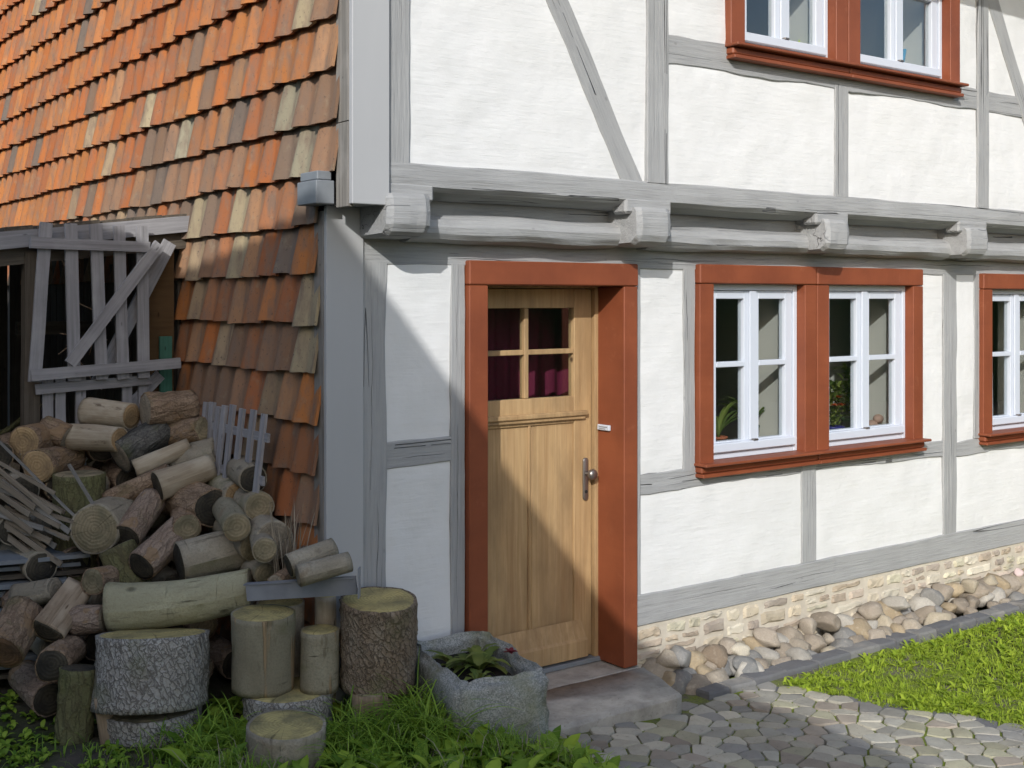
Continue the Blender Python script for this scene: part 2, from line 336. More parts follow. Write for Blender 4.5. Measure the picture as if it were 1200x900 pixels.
# hand-hewn timber in a facade: A, B = (x, z) ends of the centre line, front face at yf
def beam(name, A, B, wd, yf, parent, depth=.13, wob=.005, mat='timber', step=.07, sag=0.0, seed=0.0, bev=.004):
    A = Vector((A[0], 0, A[1])); B = Vector((B[0], 0, B[1])); L = (B-A).length; th = math.atan2(B.z-A.z, B.x-A.x)
    n = max(2, int(L/step)); mb = MB(); sd = A.x*3.1 + A.z*7.7 + seed
    for i in range(n+1):
        x = -L/2 + L*i/n
        zu = wd/2 + wob*1.3*nz(x*2.2, sd, 0) + wob*.7*nz(x*9, sd, 5); zl = -wd/2 + wob*1.3*nz(x*2.2, sd, 9) + wob*.7*nz(x*9, sd, 14)
        s = sag*math.sin(math.pi*i/n)
        f = wob*.5*nz(x*3, sd, 20); g = wob*.5*nz(x*3, sd, 27)
        mb.v += [(x, f+bev, zu+s), (x, f, zu-bev+s), (x, (f+g)/2 - wob*.3*nz(x*6, sd, 33), (zu+zl)/2+s), (x, g, zl+bev+s), (x, g+bev, zl+s), (x, depth, zl+s), (x, depth, zu+s)]
    for i in range(n):
        for j in range(7):
            a = i*7+j; b = i*7+(j+1) % 7; mb.f.append((a, b, b+7, a+7))
    mb.f.append(tuple(range(6, -1, -1))); mb.f.append(tuple(n*7+k for k in range(7)))
    o = mb.build(name, mat, parent); c = (A+B)/2; o.location = (c.x, yf, c.z); o.rotation_euler = (0, -th, 0)
    cr = random.Random(int(sd*1000)); ck = MB()
    for q in range(max(1, int(L*1.6))):
        ln = min(L*.7, .15+.7*cr.random()); x0 = -L/2+.03+(L-ln-.06)*cr.random(); z0 = wd*(cr.random()-.5)*.6; m = max(4, int(ln/.03)); k0 = len(ck.v); w_ = .0008+.0022*cr.random()**2
        for i in range(m+1):
            x = x0+ln*i/m; z = z0 + .012*nz(x*4, sd, q) + .003*nz(x*22, sd, q); tt = w_*max(0, math.sin(math.pi*i/m))**.6*(.6+.8*abs(nz(x*15, q, sd)))
            fi = wob*.5*nz(x*3, sd, 20); gi = wob*.5*nz(x*3, sd, 27); mi = (fi+gi)/2 - wob*.3*nz(x*6, sd, 33); s_ = sag*math.sin(math.pi*(x+L/2)/L)
            e = min(1, abs(z)/(wd/2)); yy = mi+((fi if z > 0 else gi)-mi)*e - .0011
            ck.v += [(x, yy, z-tt+s_), (x, yy, z+tt+s_)]
        for i in range(m): a = k0+2*i; ck.f.append((a, a+2, a+3, a+1))
    ck.build('crack', 'crackdark', o)
    return o
def panel(x0, x1, z0, z1, yf, parent, seed=0, name='plaster_panel', x0b=None, x1b=None):
    """plaster infill; x0/x1 at the bottom, x0b/x1b at the top (sloping beside a brace)"""
    x0b = x0 if x0b is None else x0b; x1b = x1 if x1b is None else x1b
    nx = max(3, int((max(x1, x1b)-min(x0, x0b))/.045)); nz_ = max(3, int((z1-z0)/.045)); mb = MB()
    for j in range(nz_+1):
        t = j/nz_; z = z0+(z1-z0)*t; a = x0+(x0b-x0)*t; b = x1+(x1b-x1)*t
        for i in range(nx+1):
            x = a+(b-a)*i/nx
            y = yf + .010*nz(x*1.3, z*1.7, seed) + .004*nz(x*5, z*9, seed+3)
            e = min(i, nx-i, j, nz_-j)
            if e == 0: y += .004
            mb.v.append((x, y, z))
    W = nx+1
    for j in range(nz_):
        for i in range(nx): mb.f.append((j*W+i, j*W+i+1, (j+1)*W+i+1, (j+1)*W+i))
    return mb.build(name, 'plaster', parent, True, loc=((x0+x1)/2, yf, (z0+z1)/2))

# ---------------------------------------------------------------- ground
def sst(a, b, x): t = min(1, max(0, (x-a)/(b-a))); return t*t*(3-2*t)
def cobz(x): return -.038 - .065*min(1.2, max(-.4, (x-.9)/.85))
def gz(x, y):
    z = .12 + (-.09-.12)*sst(.50, .92, x) + -.07*sst(.9, 2.0, x)
    if y < -.36: z += .04*sst(2.35, 2.6, x)*sst(-.36, -.45, y)
    z += .10*sst(-.6, -1.4, x)*sst(.6, 1.8, y)
    return z + .012*nz(x*4, y*4, 1)*sst(.9, .5, x)
def grid_axis(lo, hi, st, far):
    a = [lo+st*i for i in range(int(round((hi-lo)/st))+1)]; s = st; l = lo; h = hi
    pre = []; post = []
    while h < far: s *= 1.5; l -= s; h += s; pre.append(l); post.append(h)
    return pre[::-1] + a + post
gx = grid_axis(-3, 7, .08, 150); gy = grid_axis(-3.2, 4, .08, 150)
mb = MB()
for y in gy:
    for x in gx: mb.v.append((x, y, gz(x, y)))
for j in range(len(gy)-1):
    for i in range(len(gx)-1):
        k = j*len(gx)+i; mb.f.append((k, k+1, k+1+len(gx), k+len(gx)))
mb.build('ground', 'ground', smooth=True, kind='structure')

# ---------------------------------------------------------------- the timber-framed house
H = empty('timber_house', (0, 0, 0), label='white plastered half-timbered house with grey beams and red-brown frames', cat='house')
YU = -.21                                  # face of the jettied upper storey
# lower storey timbers
beam('timber_post', (.3175, -.1), (.3175, 2.06), .122, 0, H, wob=.006)
beam('timber_post', (.762, -.05), (.762, 2.06), .078, 0, H, wob=.004)
beam('timber_post', (1.884, .352), (1.884, 2.06), .046, 0, H, wob=.003)
beam('timber_post', (2.262, .97), (2.262, 2.06), .085, 0, H, wob=.004)
beam('timber_post', (3.243, .352), (3.243, .945), .128, 0, H)
beam('timber_post', (4.65, .352), (4.65, 2.06), .145, -.004, H, wob=.009)
beam('timber_post', (4.965, .96), (4.965, 2.06), .07, 0, H, wob=.004)
beam('timber_post', (6.15, .352), (6.15, 2.06), .13, 0, H); beam('timber_post', (7.9, .1), (7.9, 2.06), .16, 0, H)
beam('timber_rail', (.372, 1.20), (.73, 1.205), .118, .003, H, wob=.007)
beam('timber_rail', (1.90, .928), (4.585, .918), .103, .003, H, wob=.012, sag=.012)
beam('timber_rail', (4.715, .905), (7.83, .91), .106, .003, H, wob=.012)
beam('sill_beam', (1.862, .275), (7.82, .272), .158, -.006, H, wob=.005)
beam('sill_beam', (.376, .06), (.728, .06), .13, .003, H)
beam('top_plate', (.257, 2.128), (7.98, 2.128), .146, .002, H, depth=.2, wob=.006)
# lower storey infill
panel(.36, .74, .1, 1.15, .008, H, 1); panel(.36, .74, 1.25, 2.07, .008, H, 2)
panel(1.895, 3.20, .34, .90, .008, H, 3); panel(3.29, 4.60, .34, .90, .008, H, 4); panel(4.70, 6.10, .34, .88, .008, H, 5)
panel(1.895, 2.235, .96, 2.07, .008, H, 6); panel(4.27, 4.60, .95, 2.07, .008, H, 7); panel(4.70, 4.945, .94, 2.07, .008, H, 8)
panel(5.98, 6.10, .94, 2.07, .008, H, 9); panel(6.2, 7.85, .34, 2.07, .008, H, 10)
# beam ends of the floor joists and the rounded filler timbers between them
BE = [(.235, .455), (1.655, 1.885), (3.09, 3.295), (4.465, 4.70), (5.88, 6.10), (7.3, 7.5)]
def beam_end(x0, x1, seed):
    mb = MB(); xs = [x0, x0+.03, x0+.07, (x0+x1)/2, x1-.07, x1-.03, x1]
    prof = [(.02, 2.345), (-.24, 2.35), (-.252, 2.33), (-.256, 2.28), (-.252, 2.215), (-.235, 2.185), (-.20, 2.168), (.02, 2.162)]
    for i, x in enumerate(xs):
        e = 0 if 0 < i < 6 else 1
        for y, z in prof:
            yy = y + (.014*e if y < -.2 else 0) + .006*nz(x*14, z*14, seed); zz = z + (.012*e if z < 2.2 else 0) + .005*nz(x*10, z*12, seed+4)
            mb.v.append((x + .005*nz(z*12, y*12, seed+8), yy, zz))
    P = len(prof)
    for i in range(len(xs)-1):
        for j in range(P): a = i*P+j; b = i*P+(j+1) % P; mb.f.append((a, b, b+P, a+P))
    mb.f.append(tuple(range(P-1, -1, -1))); mb.f.append(tuple((len(xs)-1)*P+k for k in range(P)))
    o = mb.build('beam_end', 'timber', H, loc=((x0+x1)/2, -.1, 2.26))
    return o
for k, (a, b) in enumerate(BE): beam_end(a, b, k*3.3)
def sweep_x(name, mat, x0, x1, prof, parent, wob=.004, seed=0, step=.05, smooth=False):
    n = max(3, int((x1-x0)/step)); mb = MB(); P = len(prof)
    for i in range(n+1):
        x = x0+(x1-x0)*i/n
        for j, (y, z) in enumerate(prof):
            mb.v.append((x, y + wob*nz(x*5, j*.7, seed), z + wob*nz(x*2.5, j*.3, seed+6)))
    for i in range(n):
        for j in range(P): a = i*P+j; b = i*P+(j+1) % P; mb.f.append((a, b, b+P, a+P))
    mb.f.append(tuple(range(P-1, -1, -1))); mb.f.append(tuple(n*P+k for k in range(P)))
    return mb.build(name, mat, parent, smooth, loc=((x0+x1)/2, prof[0][0], prof[0][1]))
for k in range(len(BE)-1):
    a, b = BE[k][1]-.01, BE[k+1][0]+.01
    sweep_x('filler_beam', 'timber', a, b, [(.02, 2.285), (-.05, 2.283), (-.088, 2.272), (-.118, 2.255), (-.130, 2.222), (-.124, 2.190), (-.10, 2.165), (-.055, 2.152), (.02, 2.152)], H, .010, k*4)
for k in range(len(BE)-1): boxo('recess_board', 'timber', H, BE[k][1], BE[k+1][0], -.03, -.01, 2.26, 2.36, 0)
# upper sill beam with a chamfer between the beam ends
sweep_x('upper_sill_beam', 'timber', .257, 8.0, [(YU+.16, 2.485), (YU+.004, 2.487), (YU, 2.48), (YU-.003, 2.43), (YU+.002, 2.388), (YU+.03, 2.366), (YU+.12, 2.345), (YU+.17, 2.345)], H, .006, 30)
for k, (a, b) in enumerate(BE):
    MB().box(a-.045, b+.04, YU-.003, YU+.1, 2.32, 2.40, .012).build('chamfer_stop', 'timber', H, loc=((a+b)/2, YU, 2.37))
# upper storey timbers
beam('timber_post', (.3135, 2.48), (.3135, 4.5), .115, YU, H)
beam('timber_post', (1.83, 2.482), (1.83, 4.5), .147, YU-.004, H, wob=.005)
beam('timber_post', (3.275, 2.485), (3.275, 3.13), .123, YU, H, wob=.004)
beam('timber_post', (4.696, 2.485), (4.696, 4.5), .125, YU-.004, H, wob=.004)
beam('timber_post', (6.2, 2.485), (6.2, 4.5), .125, YU, H)
beam('brace', (1.685, 2.44), (.72, 4.13), .124, YU+.004, H, wob=.005, seed=4)
beam('timber_rail', (.365, 3.54), (1.762, 3.55), .13, YU+.008, H)
beam('timber_rail', (1.90, 3.17), (4.64, 3.18), .143, YU+.003, H, wob=.012)
beam('timber_rail', (4.755, 3.18), (6.15, 3.18), .14, YU+.003, H, wob=.008)
beam('brace', (4.80, 3.86), (5.62, 2.44), .12, YU-.001, H, wob=.005)
bx = lambda z: 1.685 + (z-2.44)*(.72-1.685)/(4.13-2.44)
panel(.35, bx(2.47), 2.47, 3.50, YU+.012, H, 20, x1b=bx(3.5)); panel(bx(2.47), 1.78, 2.47, 3.50, YU+.012, H, 21, x0b=bx(3.5))
panel(.35, bx(3.6), 3.58, 4.5, YU+.012, H, 22, x1b=bx(4.3)); panel(bx(3.6), 1.78, 3.58, 4.5, YU+.012, H, 23, x0b=bx(4.3))
panel(1.89, 3.23, 2.47, 3.125, YU+.010, H, 24); panel(3.32, 4.65, 2.47, 3.135, YU+.010, H, 25)
panel(1.89, 2.36, 3.23, 4.5, YU+.010, H, 26); panel(4.37, 4.65, 3.23, 4.5, YU+.010, H, 27)
panel(4.74, 6.16, 2.47, 3.13, YU+.010, H, 28); panel(4.74, 6.16, 3.23, 4.5, YU+.010, H, 29); panel(6.24, 8, 2.47, 4.5, YU+.010, H, 30)
beam('top_plate', (.257, 4.55), (8, 4.55), .12, YU, H)
# corner boards on the tiled side
boxo('corner_board', 'timber2', H, .073, .256, -.012, .012, -.02, 2.30, .003)
boxo('corner_board', 'rawgreyv', H, .071, .10, .0125, .10, -.02, 2.28, .002)
boxo('corner_board', 'timber2', H, .076, .2555, -.235, -.205, 2.295, 4.6, .003)
boxo('corner_board', 'rawgreyv', H, .072, .10, -.2045, -.10, 2.285, 2.64, .002); boxo('corner_board', 'rawgreyv', H, .072, .10, -.2045, -.10, 2.643, 4.6, .002)
boxo('jetty_soffit', 'timber', H, .10, .2545, -.2, .0, 2.30, 2.32, 0)
fl = MB().box(-.018, .069, -.095, .085, 2.30, 2.40, .004).box(-.008, .06, -.085, .075, 2.402, 2.44, .004).build('gutter_box', 'metal', H, loc=(.02, 0, 2.35))
# core walls, rooms, roof: what stands behind the facade
MB().box(.10, .13, .1, 6.1, -.1, 4.75).box(.10, .13, -.09, .1, 2.33, 4.75).build('core_wall', 'backing', H)
MB().add([(.12, -.21, 4.6), (.12, 2.7, 7.6), (.12, 5.6, 4.6), (.15, -.21, 4.6), (.15, 2.7, 7.6), (.15, 5.6, 4.6)], [(0, 2, 1), (3, 4, 5), (0, 1, 4, 3), (1, 2, 5, 4), (0, 3, 5, 2)]).build('gable_wall', 'backing', H)
MB().add([(-.05, -1.21, 4.5), (8.3, -1.21, 4.5), (8.3, 2.7, 7.9), (-.05, 2.7, 7.9), (8.3, 6.4, 4.6), (-.05, 6.4, 4.6), (-.05, -1.21, 4.62), (8.3, -1.21, 4.62), (8.3, 2.7, 8.05), (-.05, 2.7, 8.05), (8.3, 6.4, 4.72), (-.05, 6.4, 4.72)],
         [(0, 3, 2, 1), (3, 5, 4, 2), (6, 7, 8, 9), (9, 8, 10, 11), (0, 1, 7, 6), (5, 11, 10, 4), (0, 6, 9, 3), (3, 9, 11, 5), (1, 2, 8, 7), (2, 4, 10, 8)]).build('roof', 'roof', H)
MB().box(.26, 8.0, 5.5, 5.6, -.1, 4.7).box(8.0, 8.1, -.1, 5.6, -.1, 4.7).build('rear_wall', 'nbrwall', H)
def room(x0, x1, y0, y1, z0, z1, holes):
    mb = MB()
    mb.add([(x0,y0,z0),(x1,y0,z0),(x1,y1,z0),(x0,y1,z0),(x0,y0,z1),(x1,y0,z1),(x1,y1,z1),(x0,y1,z1)], [(4,7,6,5),(1,5,6,2),(2,6,7,3),(3,7,4,0)])
    xs = [x0]
    for a, b, c, d in holes:
        mb.add([(xs[-1],y0,z0),(a,y0,z0),(a,y0,z1),(xs[-1],y0,z1)], [(0,1,2,3)]); mb.add([(a,y0,z0),(b,y0,z0),(b,y0,c),(a,y0,c)], [(0,1,2,3)]); mb.add([(a,y0,d),(b,y0,d),(b,y0,z1),(a,y0,z1)], [(0,1,2,3)]); xs.append(b)
    mb.add([(xs[-1],y0,z0),(x1,y0,z0),(x1,y0,z1),(xs[-1],y0,z1)], [(0,1,2,3)])
    mb.build('room_walls', 'inner', H)
    MB().add([(x0,y0,z0),(x1,y0,z0),(x1,y1,z0),(x0,y1,z0)], [(0,1,2,3)]).build('room_floor', 'floorwood', H)

# ---------------------------------------------------------------- windows
def window(x0, x1, z0, yp):
    """casing outer edges x0..x1, underside of the sill z0, facade plane yp"""
    W = empty('window', ((x0+x1)/2, yp, z0), H)
    def b(name, mat, a0, a1, b0, b1, c0, c1, bev=.003):
        o = MB().box(a0, a1, yp+b0, yp+b1, z0+c0, z0+c1, bev).build(name, mat, W, loc=((a0+a1)/2, yp, z0+c0))
        o.location = Vector(o.location) - Vector(W.location); return o
    ia, ib = x0+.108, x1-.105
    b('casing', 'red', x0, ia, -.032, .05, .07, 1.047); b('casing', 'red', ib, x1-.002, -.032, .05, .07, 1.047)
    b('casing', 'red', x0, x1-.002, -.035, .05, 1.05, 1.155, .006)
    b('sill', 'red', x0-.012, x1+.004, -.092, .05, .062, .078, .004); b('sill', 'red', x0, x1-.002, -.046, .05, .022, .06, .008); b('sill', 'red', x0, x1-.002, -.060, .05, 0, .0195, .003)
    y = .028; T = 1.05; B = .079
    # outer frame
    b('frame', 'white', ia, ia+.03, y, y+.07, B, T); b('frame', 'white', ib-.03, ib, y, y+.07, B, T)
    b('frame', 'white', ia+.03, ib-.03, y+.002, y+.07, T-.035, T); b('frame', 'white', ia+.03, ib-.03, y+.002, y+.07, B, B+.032)
    cx = (ia+ib)/2; sa, sb = ia+.033, ib-.033; st = .058
    for (l, r, k) in ((sa, cx-.003, 0), (cx+.003, sb, 1)):
        ys = y+.012; z1 = T-.038; zb = B+.034
        b('sash', 'white', l, l+st, ys, ys+.05, zb, z1); b('sash', 'white', r-st, r, ys, ys+.05, zb, z1)
        b('sash', 'white', l+st, r-st, ys+.001, ys+.05, z1-.045, z1); b('sash', 'white', l+st, r-st, ys+.001, ys+.05, zb, zb+.06)
        zm = .60
        b('glazing_bar', 'white', l+st, r-st, ys-.004, ys+.045, zm-.014, zm+.016)
        b('pane', 'glass', l+st-.004, r-st+.004, ys+.022, ys+.026, zb+.055, zm-.011, 0); b('pane', 'glass', l+st-.004, r-st+.004, ys+.022, ys+.026, zm+.013, z1-.041, 0)
    b('cover_strip', 'white', cx-.027, cx+.027, y-.002, y+.011, B+.09, T-.037)
    b('weather_bar', 'white', ia+.034, ib-.034, y-.022, y+.0115, B+.037, B+.088, .006)
    b('hinge', 'steel', cx-.02, cx+.018, y-.026, y-.004, B+.088, B+.098, .002)
    # inner reveal
    r = MB(); a0, a1, y0, y1, c0, c1 = ia+.01, ib-.01, yp+.10, yp+.41, z0+B+.02, z0+T-.01
    r.add([(a0,y0,c0),(a1,y0,c0),(a1,y1,c0),(a0,y1,c0),(a0,y0,c1),(a1,y0,c1),(a1,y1,c1),(a0,y1,c1)], [(0,1,2,3),(4,7,6,5),(1,5,6,2),(0,3,7,4)])
    o = r.build('reveal', 'inner', W, loc=(cx, yp, z0)); o.location = Vector(o.location) - Vector(W.location)
    return (a0, a1, c0, c1)
HL = [window(2.307, 3.272, .932, 0), window(3.277, 4.312, .932, 0)]
HR = [window(4.985, 5.99, .915, 0)]
HU = [window(2.325, 3.29, 3.165, YU), window(3.295, 4.395, 3.165, YU)]
room(2.10, 4.45, .41, 3.2, -.1, 2.25, HL); room(4.50, 6.9, .41, 3.2, -.1, 2.25, HR); room(1.9, 4.6, YU+.41, 3.2, 2.5, 4.45, HU)

# ---------------------------------------------------------------- door
D = empty('door', (1.33, .2, 0), H)
def db(name, mat, x0, x1, y0, y1, z0, z1, bev=.003, par=None):
    o = MB().box(x0, x1, y0, y1, z0, z1, bev).build(name, mat, par or D, loc=((x0+x1)/2, (y0+y1)/2, (z0+z1)/2))
    o.location = Vector(o.location) - Vector((par or D).location); return o
F_ = empty('door_frame', (1.33, 0, 0), H)
db('jamb', 'red', .805, .912, -.03, .205, 0.004, 1.962, .004, F_); db('jamb', 'red', 1.764, 1.858, -.03, .205, .004, 1.962, .004, F_)
db('lintel', 'red', .803, 1.860, -.034, .205, 1.9645, 2.079, .006, F_)
db('head_board', 'oak', .86, 1.80, .1755, .26, 1.955, 2.04, .002, F_); db('frame_post', 'oak', 1.742, 1.80, .175, .26, .01, 1.954, .003, F_); db('frame_post', 'oak', .82, .876, .175, .26, .01, 1.954, .003, F_)
db('threshold', 'metal', .86, 1.80, .16, .26, -.001, .022, .003, F_)
y = .20
db('stile', 'oak', .88, .996, y, y+.05, .03, 1.95); db('stile', 'oak', 1.622, 1.738, y, y+.05, .03, 1.95)
db('rail', 'oak', .997, 1.621, y+.001, y+.05, 1.852, 1.95); db('rail', 'oak', .997, 1.621, y+.001, y+.05, 1.255, 1.393)
db('glazing_bar', 'oak', 1.300, 1.326, y+.002, y+.045, 1.394, 1.851); db('glazing_bar', 'oak', .997, 1.2995, y+.004, y+.045, 1.615, 1.641); db('glazing_bar', 'oak', 1.3265, 1.621, y+.004, y+.045, 1.615, 1.641)
for a, b_ in ((.99, 1.305), (1.321, 1.627)):
    for c, d in ((1.388, 1.62), (1.636, 1.857)): db('pane', 'glass', a, b_, y+.024, y+.028, c, d, 0)
db('ledge', 'oak', .93, 1.697, y-.03, y-.0005, 1.29, 1.317, .006); db('ledge', 'oak', .94, 1.687, y-.018, y-.0005, 1.272, 1.2895, .004)
db('panel', 'oak', .99, 1.3475, y+.014, y+.04, .20, 1.27, .006); db('panel', 'oak', 1.3505, 1.63, y+.012, y+.04, .20, 1.27, .005)
db('groove', 'darkwood', 1.3475, 1.3505, y+.025, y+.04, .21, 1.27, 0); db('cover_strip', 'oak', 1.326, 1.343, y+.003, y+.0115, .21, 1.27, .004)
wb = MB().add([(.885, y-.03, .035), (1.69, y-.03, .035), (1.69, y-.03, .12), (.885, y-.03, .12), (.885, y-.022, .135), (1.69, y-.022, .135), (1.665, y-.0005, .225), (.885, y-.0005, .225), (.885, y-.0005, .035), (1.69, y-.0005, .035), (1.69, y-.0005, .14)],
       [(0,1,2,3), (3,2,5,4), (4,5,6,7), (0,8,9,1), (1,9,10,5,2), (5,10,6), (0,3,4,7,8)]).build('weather_board', 'oak', D, loc=(1.28, y, .1))
wb.location = Vector(wb.location) - Vector(D.location)
db('kick_plate', 'oak', .88, 1.735, y+.02, y+.05, .025, .03, 0)
# handle: rounded plate, knob, key hole
def plate():
    mb = MB(); n = 10; pts = []
    for i in range(n+1): a = math.pi*i/n; pts.append((.017*math.cos(a), .095+.017*math.sin(a)))
    for i in range(n+1): a = math.pi + math.pi*i/n; pts.append((.017*math.cos(a), -.095+.017*math.sin(a)))
    k = len(pts); mb.v = [(p[0], 0, p[1]) for p in pts] + [(p[0], -.007, p[1]) for p in pts] + [(p[0]*.8, -.009, p[1]*.98) for p in pts]
    for i in range(k): j = (i+1) % k; mb.f += [(i, j, j+k, i+k), (i+k, j+k, j+2*k, i+2*k)]
    mb.f.append(tuple(range(2*k, 3*k))); return mb
h = plate().build('handle_plate', 'steel', D, True); h.location = Vector((1.694, y-.001, .955)) - Vector(D.location)
def lathe(mb, prof, seg=16, org=(0, 0, 0), axis='y'):
    b = len(mb.v)
    for r, t in prof:
        for j in range(seg):
            a = 2*math.pi*j/seg; p = (r*math.cos(a), t, r*math.sin(a)) if axis == 'y' else (r*math.cos(a), r*math.sin(a), t)
            mb.v.append((p[0]+org[0], p[1]+org[1], p[2]+org[2]))
    for i in range(len(prof)-1):
        for j in range(seg): mb.f.append((b+i*seg+j, b+i*seg+(j+1) % seg, b+(i+1)*seg+(j+1) % seg, b+(i+1)*seg+j))
    mb.f.append(tuple(b+j for j in reversed(range(seg)))); mb.f.append(tuple(b+(len(prof)-1)*seg+j for j in range(seg))); return mb
k = lathe(MB(), [(.012, 0), (.011, -.03), (.024, -.036), (.029, -.05), (.024, -.064), (.01, -.068)]).build('knob', 'steel', D, True); k.location = Vector((1.697, y-.008, .985)) - Vector(D.location)
k = lathe(MB(), [(.009, 0), (.009, -.004), (.004, -.0045)], 12).build('lock', 'dark', D); k.location = Vector((1.694, y-.008, .89)) - Vector(D.location)
bell = MB().box(1.748, 1.7635, .072, .165, 1.213, 1.242, .003).build('doorbell', 'white', H, loc=(1.75, .12, 1.227))
pt = MB().box(1.7465, 1.7478, .085, .15, 1.229, 1.234).box(1.7465, 1.7478, .10, .15, 1.220, 1.224).build('name_print', m_flat('print_grey', (.25, .25, .26)), bell); pt.location = Vector(pt.location); 
for v in pt.data.vertices: v.co -= Vector((1.75, .12, 1.227))
# hallway behind the door and its pink curtain
room(.45, 1.95, .27, 2.6, -.1, 2.2, [(.88, 1.74, -.05, 1.96)])
mb = MB(); nx_ = 60
for i in range(nx_+1):
    x = 1.02+.95*i/nx_
    for j in range(13):
        t = j/12; z = 1.30 + .03*math.sin(x*19) + (.62-.03*math.sin(x*19))*t
        mb.v.append((x, 0.62 + (.018-.008*t)*math.sin(x*62+.8*math.sin(x*9)) + .004*nz(x*9, z*9, 3), z))
for i in range(nx_):
    for j in range(12): a = i*13+j; mb.f.append((a, a+13, a+14, a+1))
xx = N('pink_cloth'); xx.done((.14, .010, .04), .8); M['pink'] = xx.m
mb.build('curtain', 'pink', smooth=True, loc=(1.5, .62, 1.44), label='pink curtain hanging behind the glass of the oak door', cat='curtain')

# ---------------------------------------------------------------- plinth stones
PL = MB().box(1.86, 8.0, .004, .2, -.35, .192).build('plinth', 'mortar', H)
STC = [(.46, .40, .30), (.50, .45, .35), (.42, .35, .26), (.36, .30, .235), (.52, .48, .39), (.45, .38, .31), (.32, .275, .23), (.48, .45, .34)]
def slabstone(w_, h_, d_, seed):
    b = bmesh.new(); n = 3; mb = MB(); nx_, nz_ = 6, 4
    for j in range(nz_+1):
        for i in range(nx_+1):
            u = i/nx_*2-1; v = j/nz_*2-1
            ru = u*(1-.02*v*v*v*v); rv = v*(1-.03*u**4)
            x = ru*w_/2 + .016*nz(u*1.6, v*1.6, seed); z = rv*h_/2 + .013*nz(u*1.6, v*1.6, seed+5)
            e = max(abs(u), abs(v)); y_ = -d_*(1-e**18) + .007*nz(u*3*w_/.15, v*2, seed+9) if e < .999 else .012
            mb.v.append((x, y_, z))
    W = nx_+1
    for j in range(nz_):
        for i in range(nx_): mb.f.append((j*W+i, j*W+i+1, (j+1)*W+i+1, (j+1)*W+i))
    b.free(); return mb
rr = random.Random(21)
x = 1.862
while x < 6.3:
    sw = .17+.22*rr.random(); z = .186
    while z > -.14:
        hh = rr.choice([.04, .05, .06, .075, .09]); cut = sw > .22 and rr.random() < .7; xs_ = x+.03*(rr.random()-.5)
        parts = [(xs_, sw*(.35+.3*rr.random()))] if cut else [(xs_, sw)]
        if cut: parts.append((xs_+parts[0][1], sw-parts[0][1]))
        for px_, L in parts:
            g = .010+.006*rr.random()
            o = slabstone(L-g*.9, hh-g*.7, .008+.010*rr.random(), rr.random()*50).build('stone', 'stone', PL, False)
            o.location = (px_+L/2, .004, z-hh/2); o.rotation_euler = (0, (rr.random()-.5)*.06, 0)
            c = rr.choice(STC); q = .95+.45*rr.random(); o.color = (c[0]*q, c[1]*q, c[2]*q, 1)
        z -= hh
    x += sw

# ---------------------------------------------------------------- tile cladding on the side wall
TC = empty('tile_cladding', (0, 0, 0), H)
def tile_mesh(k):
    """hung clay pantile: rounded roll along the far edge, flaring towards the foot; local y along the wall, z up, x outward is negative"""
    w_ = .178; hgt = .255; prof = [(0, .022), (.015, .042), (.07, .051), (.17, .050), (.31, .039), (.45, .022), (.50, .018), (.60, .020), (.80, .028), (1.03, .036)]
    mb = MB(); rows = [0, .03, .5, 1.0]
    for side in (0, 1):
        for t in rows:
            z = hgt*t
            for u, h in prof:
                fl = .020*(1-t)*max(0, 1-u*1.6) - .012*t*max(0, 1-u*2)
                squeeze = (1-t)
                yy = w_ - u*w_ + fl - 0.006
                xx = -(h*(.5+.5*squeeze)) - .026*(1-t) + (.014 if side else 0) + .002*nz(u*4, t*3, k)
                mb.v.append((xx, yy + .002*nz(u*3, t*2, k+3), z + (.004*nz(u*4, k, 1) if t == 0 else 0)))
    P = len(prof); Q = len(rows); off = P*Q
    for i in range(Q-1):
        for j in range(P-1):
            a = i*P+j; mb.f.append((a, a+P, a+P+1, a+1)); mb.f.append((off+a, off+a+1, off+a+P+1, off+a+P))
    for j in range(P-1): mb.f.append((j, j+1, off+j+1, off+j))
    for i in range(Q-1): mb.f.append((i*P, off+i*P, off+(i+1)*P, (i+1)*P)); mb.f.append((i*P+P-1, (i+1)*P+P-1, off+(i+1)*P+P-1, off+i*P+P-1))
    return mb
TM = []
for k in range(5):
    me = tile_mesh(k*3.7).mesh('tile', True); me.materials.append(M['tile']); TM.append(me)
    me.set_sharp_from_angle(angle=math.radians(50))
CAM = Vector(camo.location); FWD = Vector((math.cos(math.radians(53.6156)), math.sin(math.radians(53.6156)), 0)); RGT = Vector((FWD.y, -FWD.x, 0))
tr = random.Random(5); cand = []
def tcol(y_, z_):
    q = tr.random() - .25*nz(y_*.9, z_*1.4, 8); warm = sst(2.5, 3.2, z_ + .17*(y_-1.0) + .25*nz(y_*1.3, z_*2, 4))
    if tr.random() < .02: c = (.16, .125, .10)
    elif tr.random() < .12 + .83*warm: c = tr.choice([(.41, .14, .044), (.43, .165, .052), (.38, .125, .042), (.34, .125, .052), (.40, .16, .06)])
    elif q < .42: c = tr.choice([(.26, .15, .09), (.22, .135, .085), (.28, .16, .095), (.19, .13, .09)])
    elif q < .76: c = tr.choice([(.34, .155, .075), (.32, .135, .062), (.35, .19, .10)])
    else: c = tr.choice([(.34, .25, .155), (.36, .29, .18), (.31, .275, .19), (.32, .225, .135)])
    m = .86+.28*tr.random(); return (c[0]*m, c[1]*m, c[2]*m, 1)
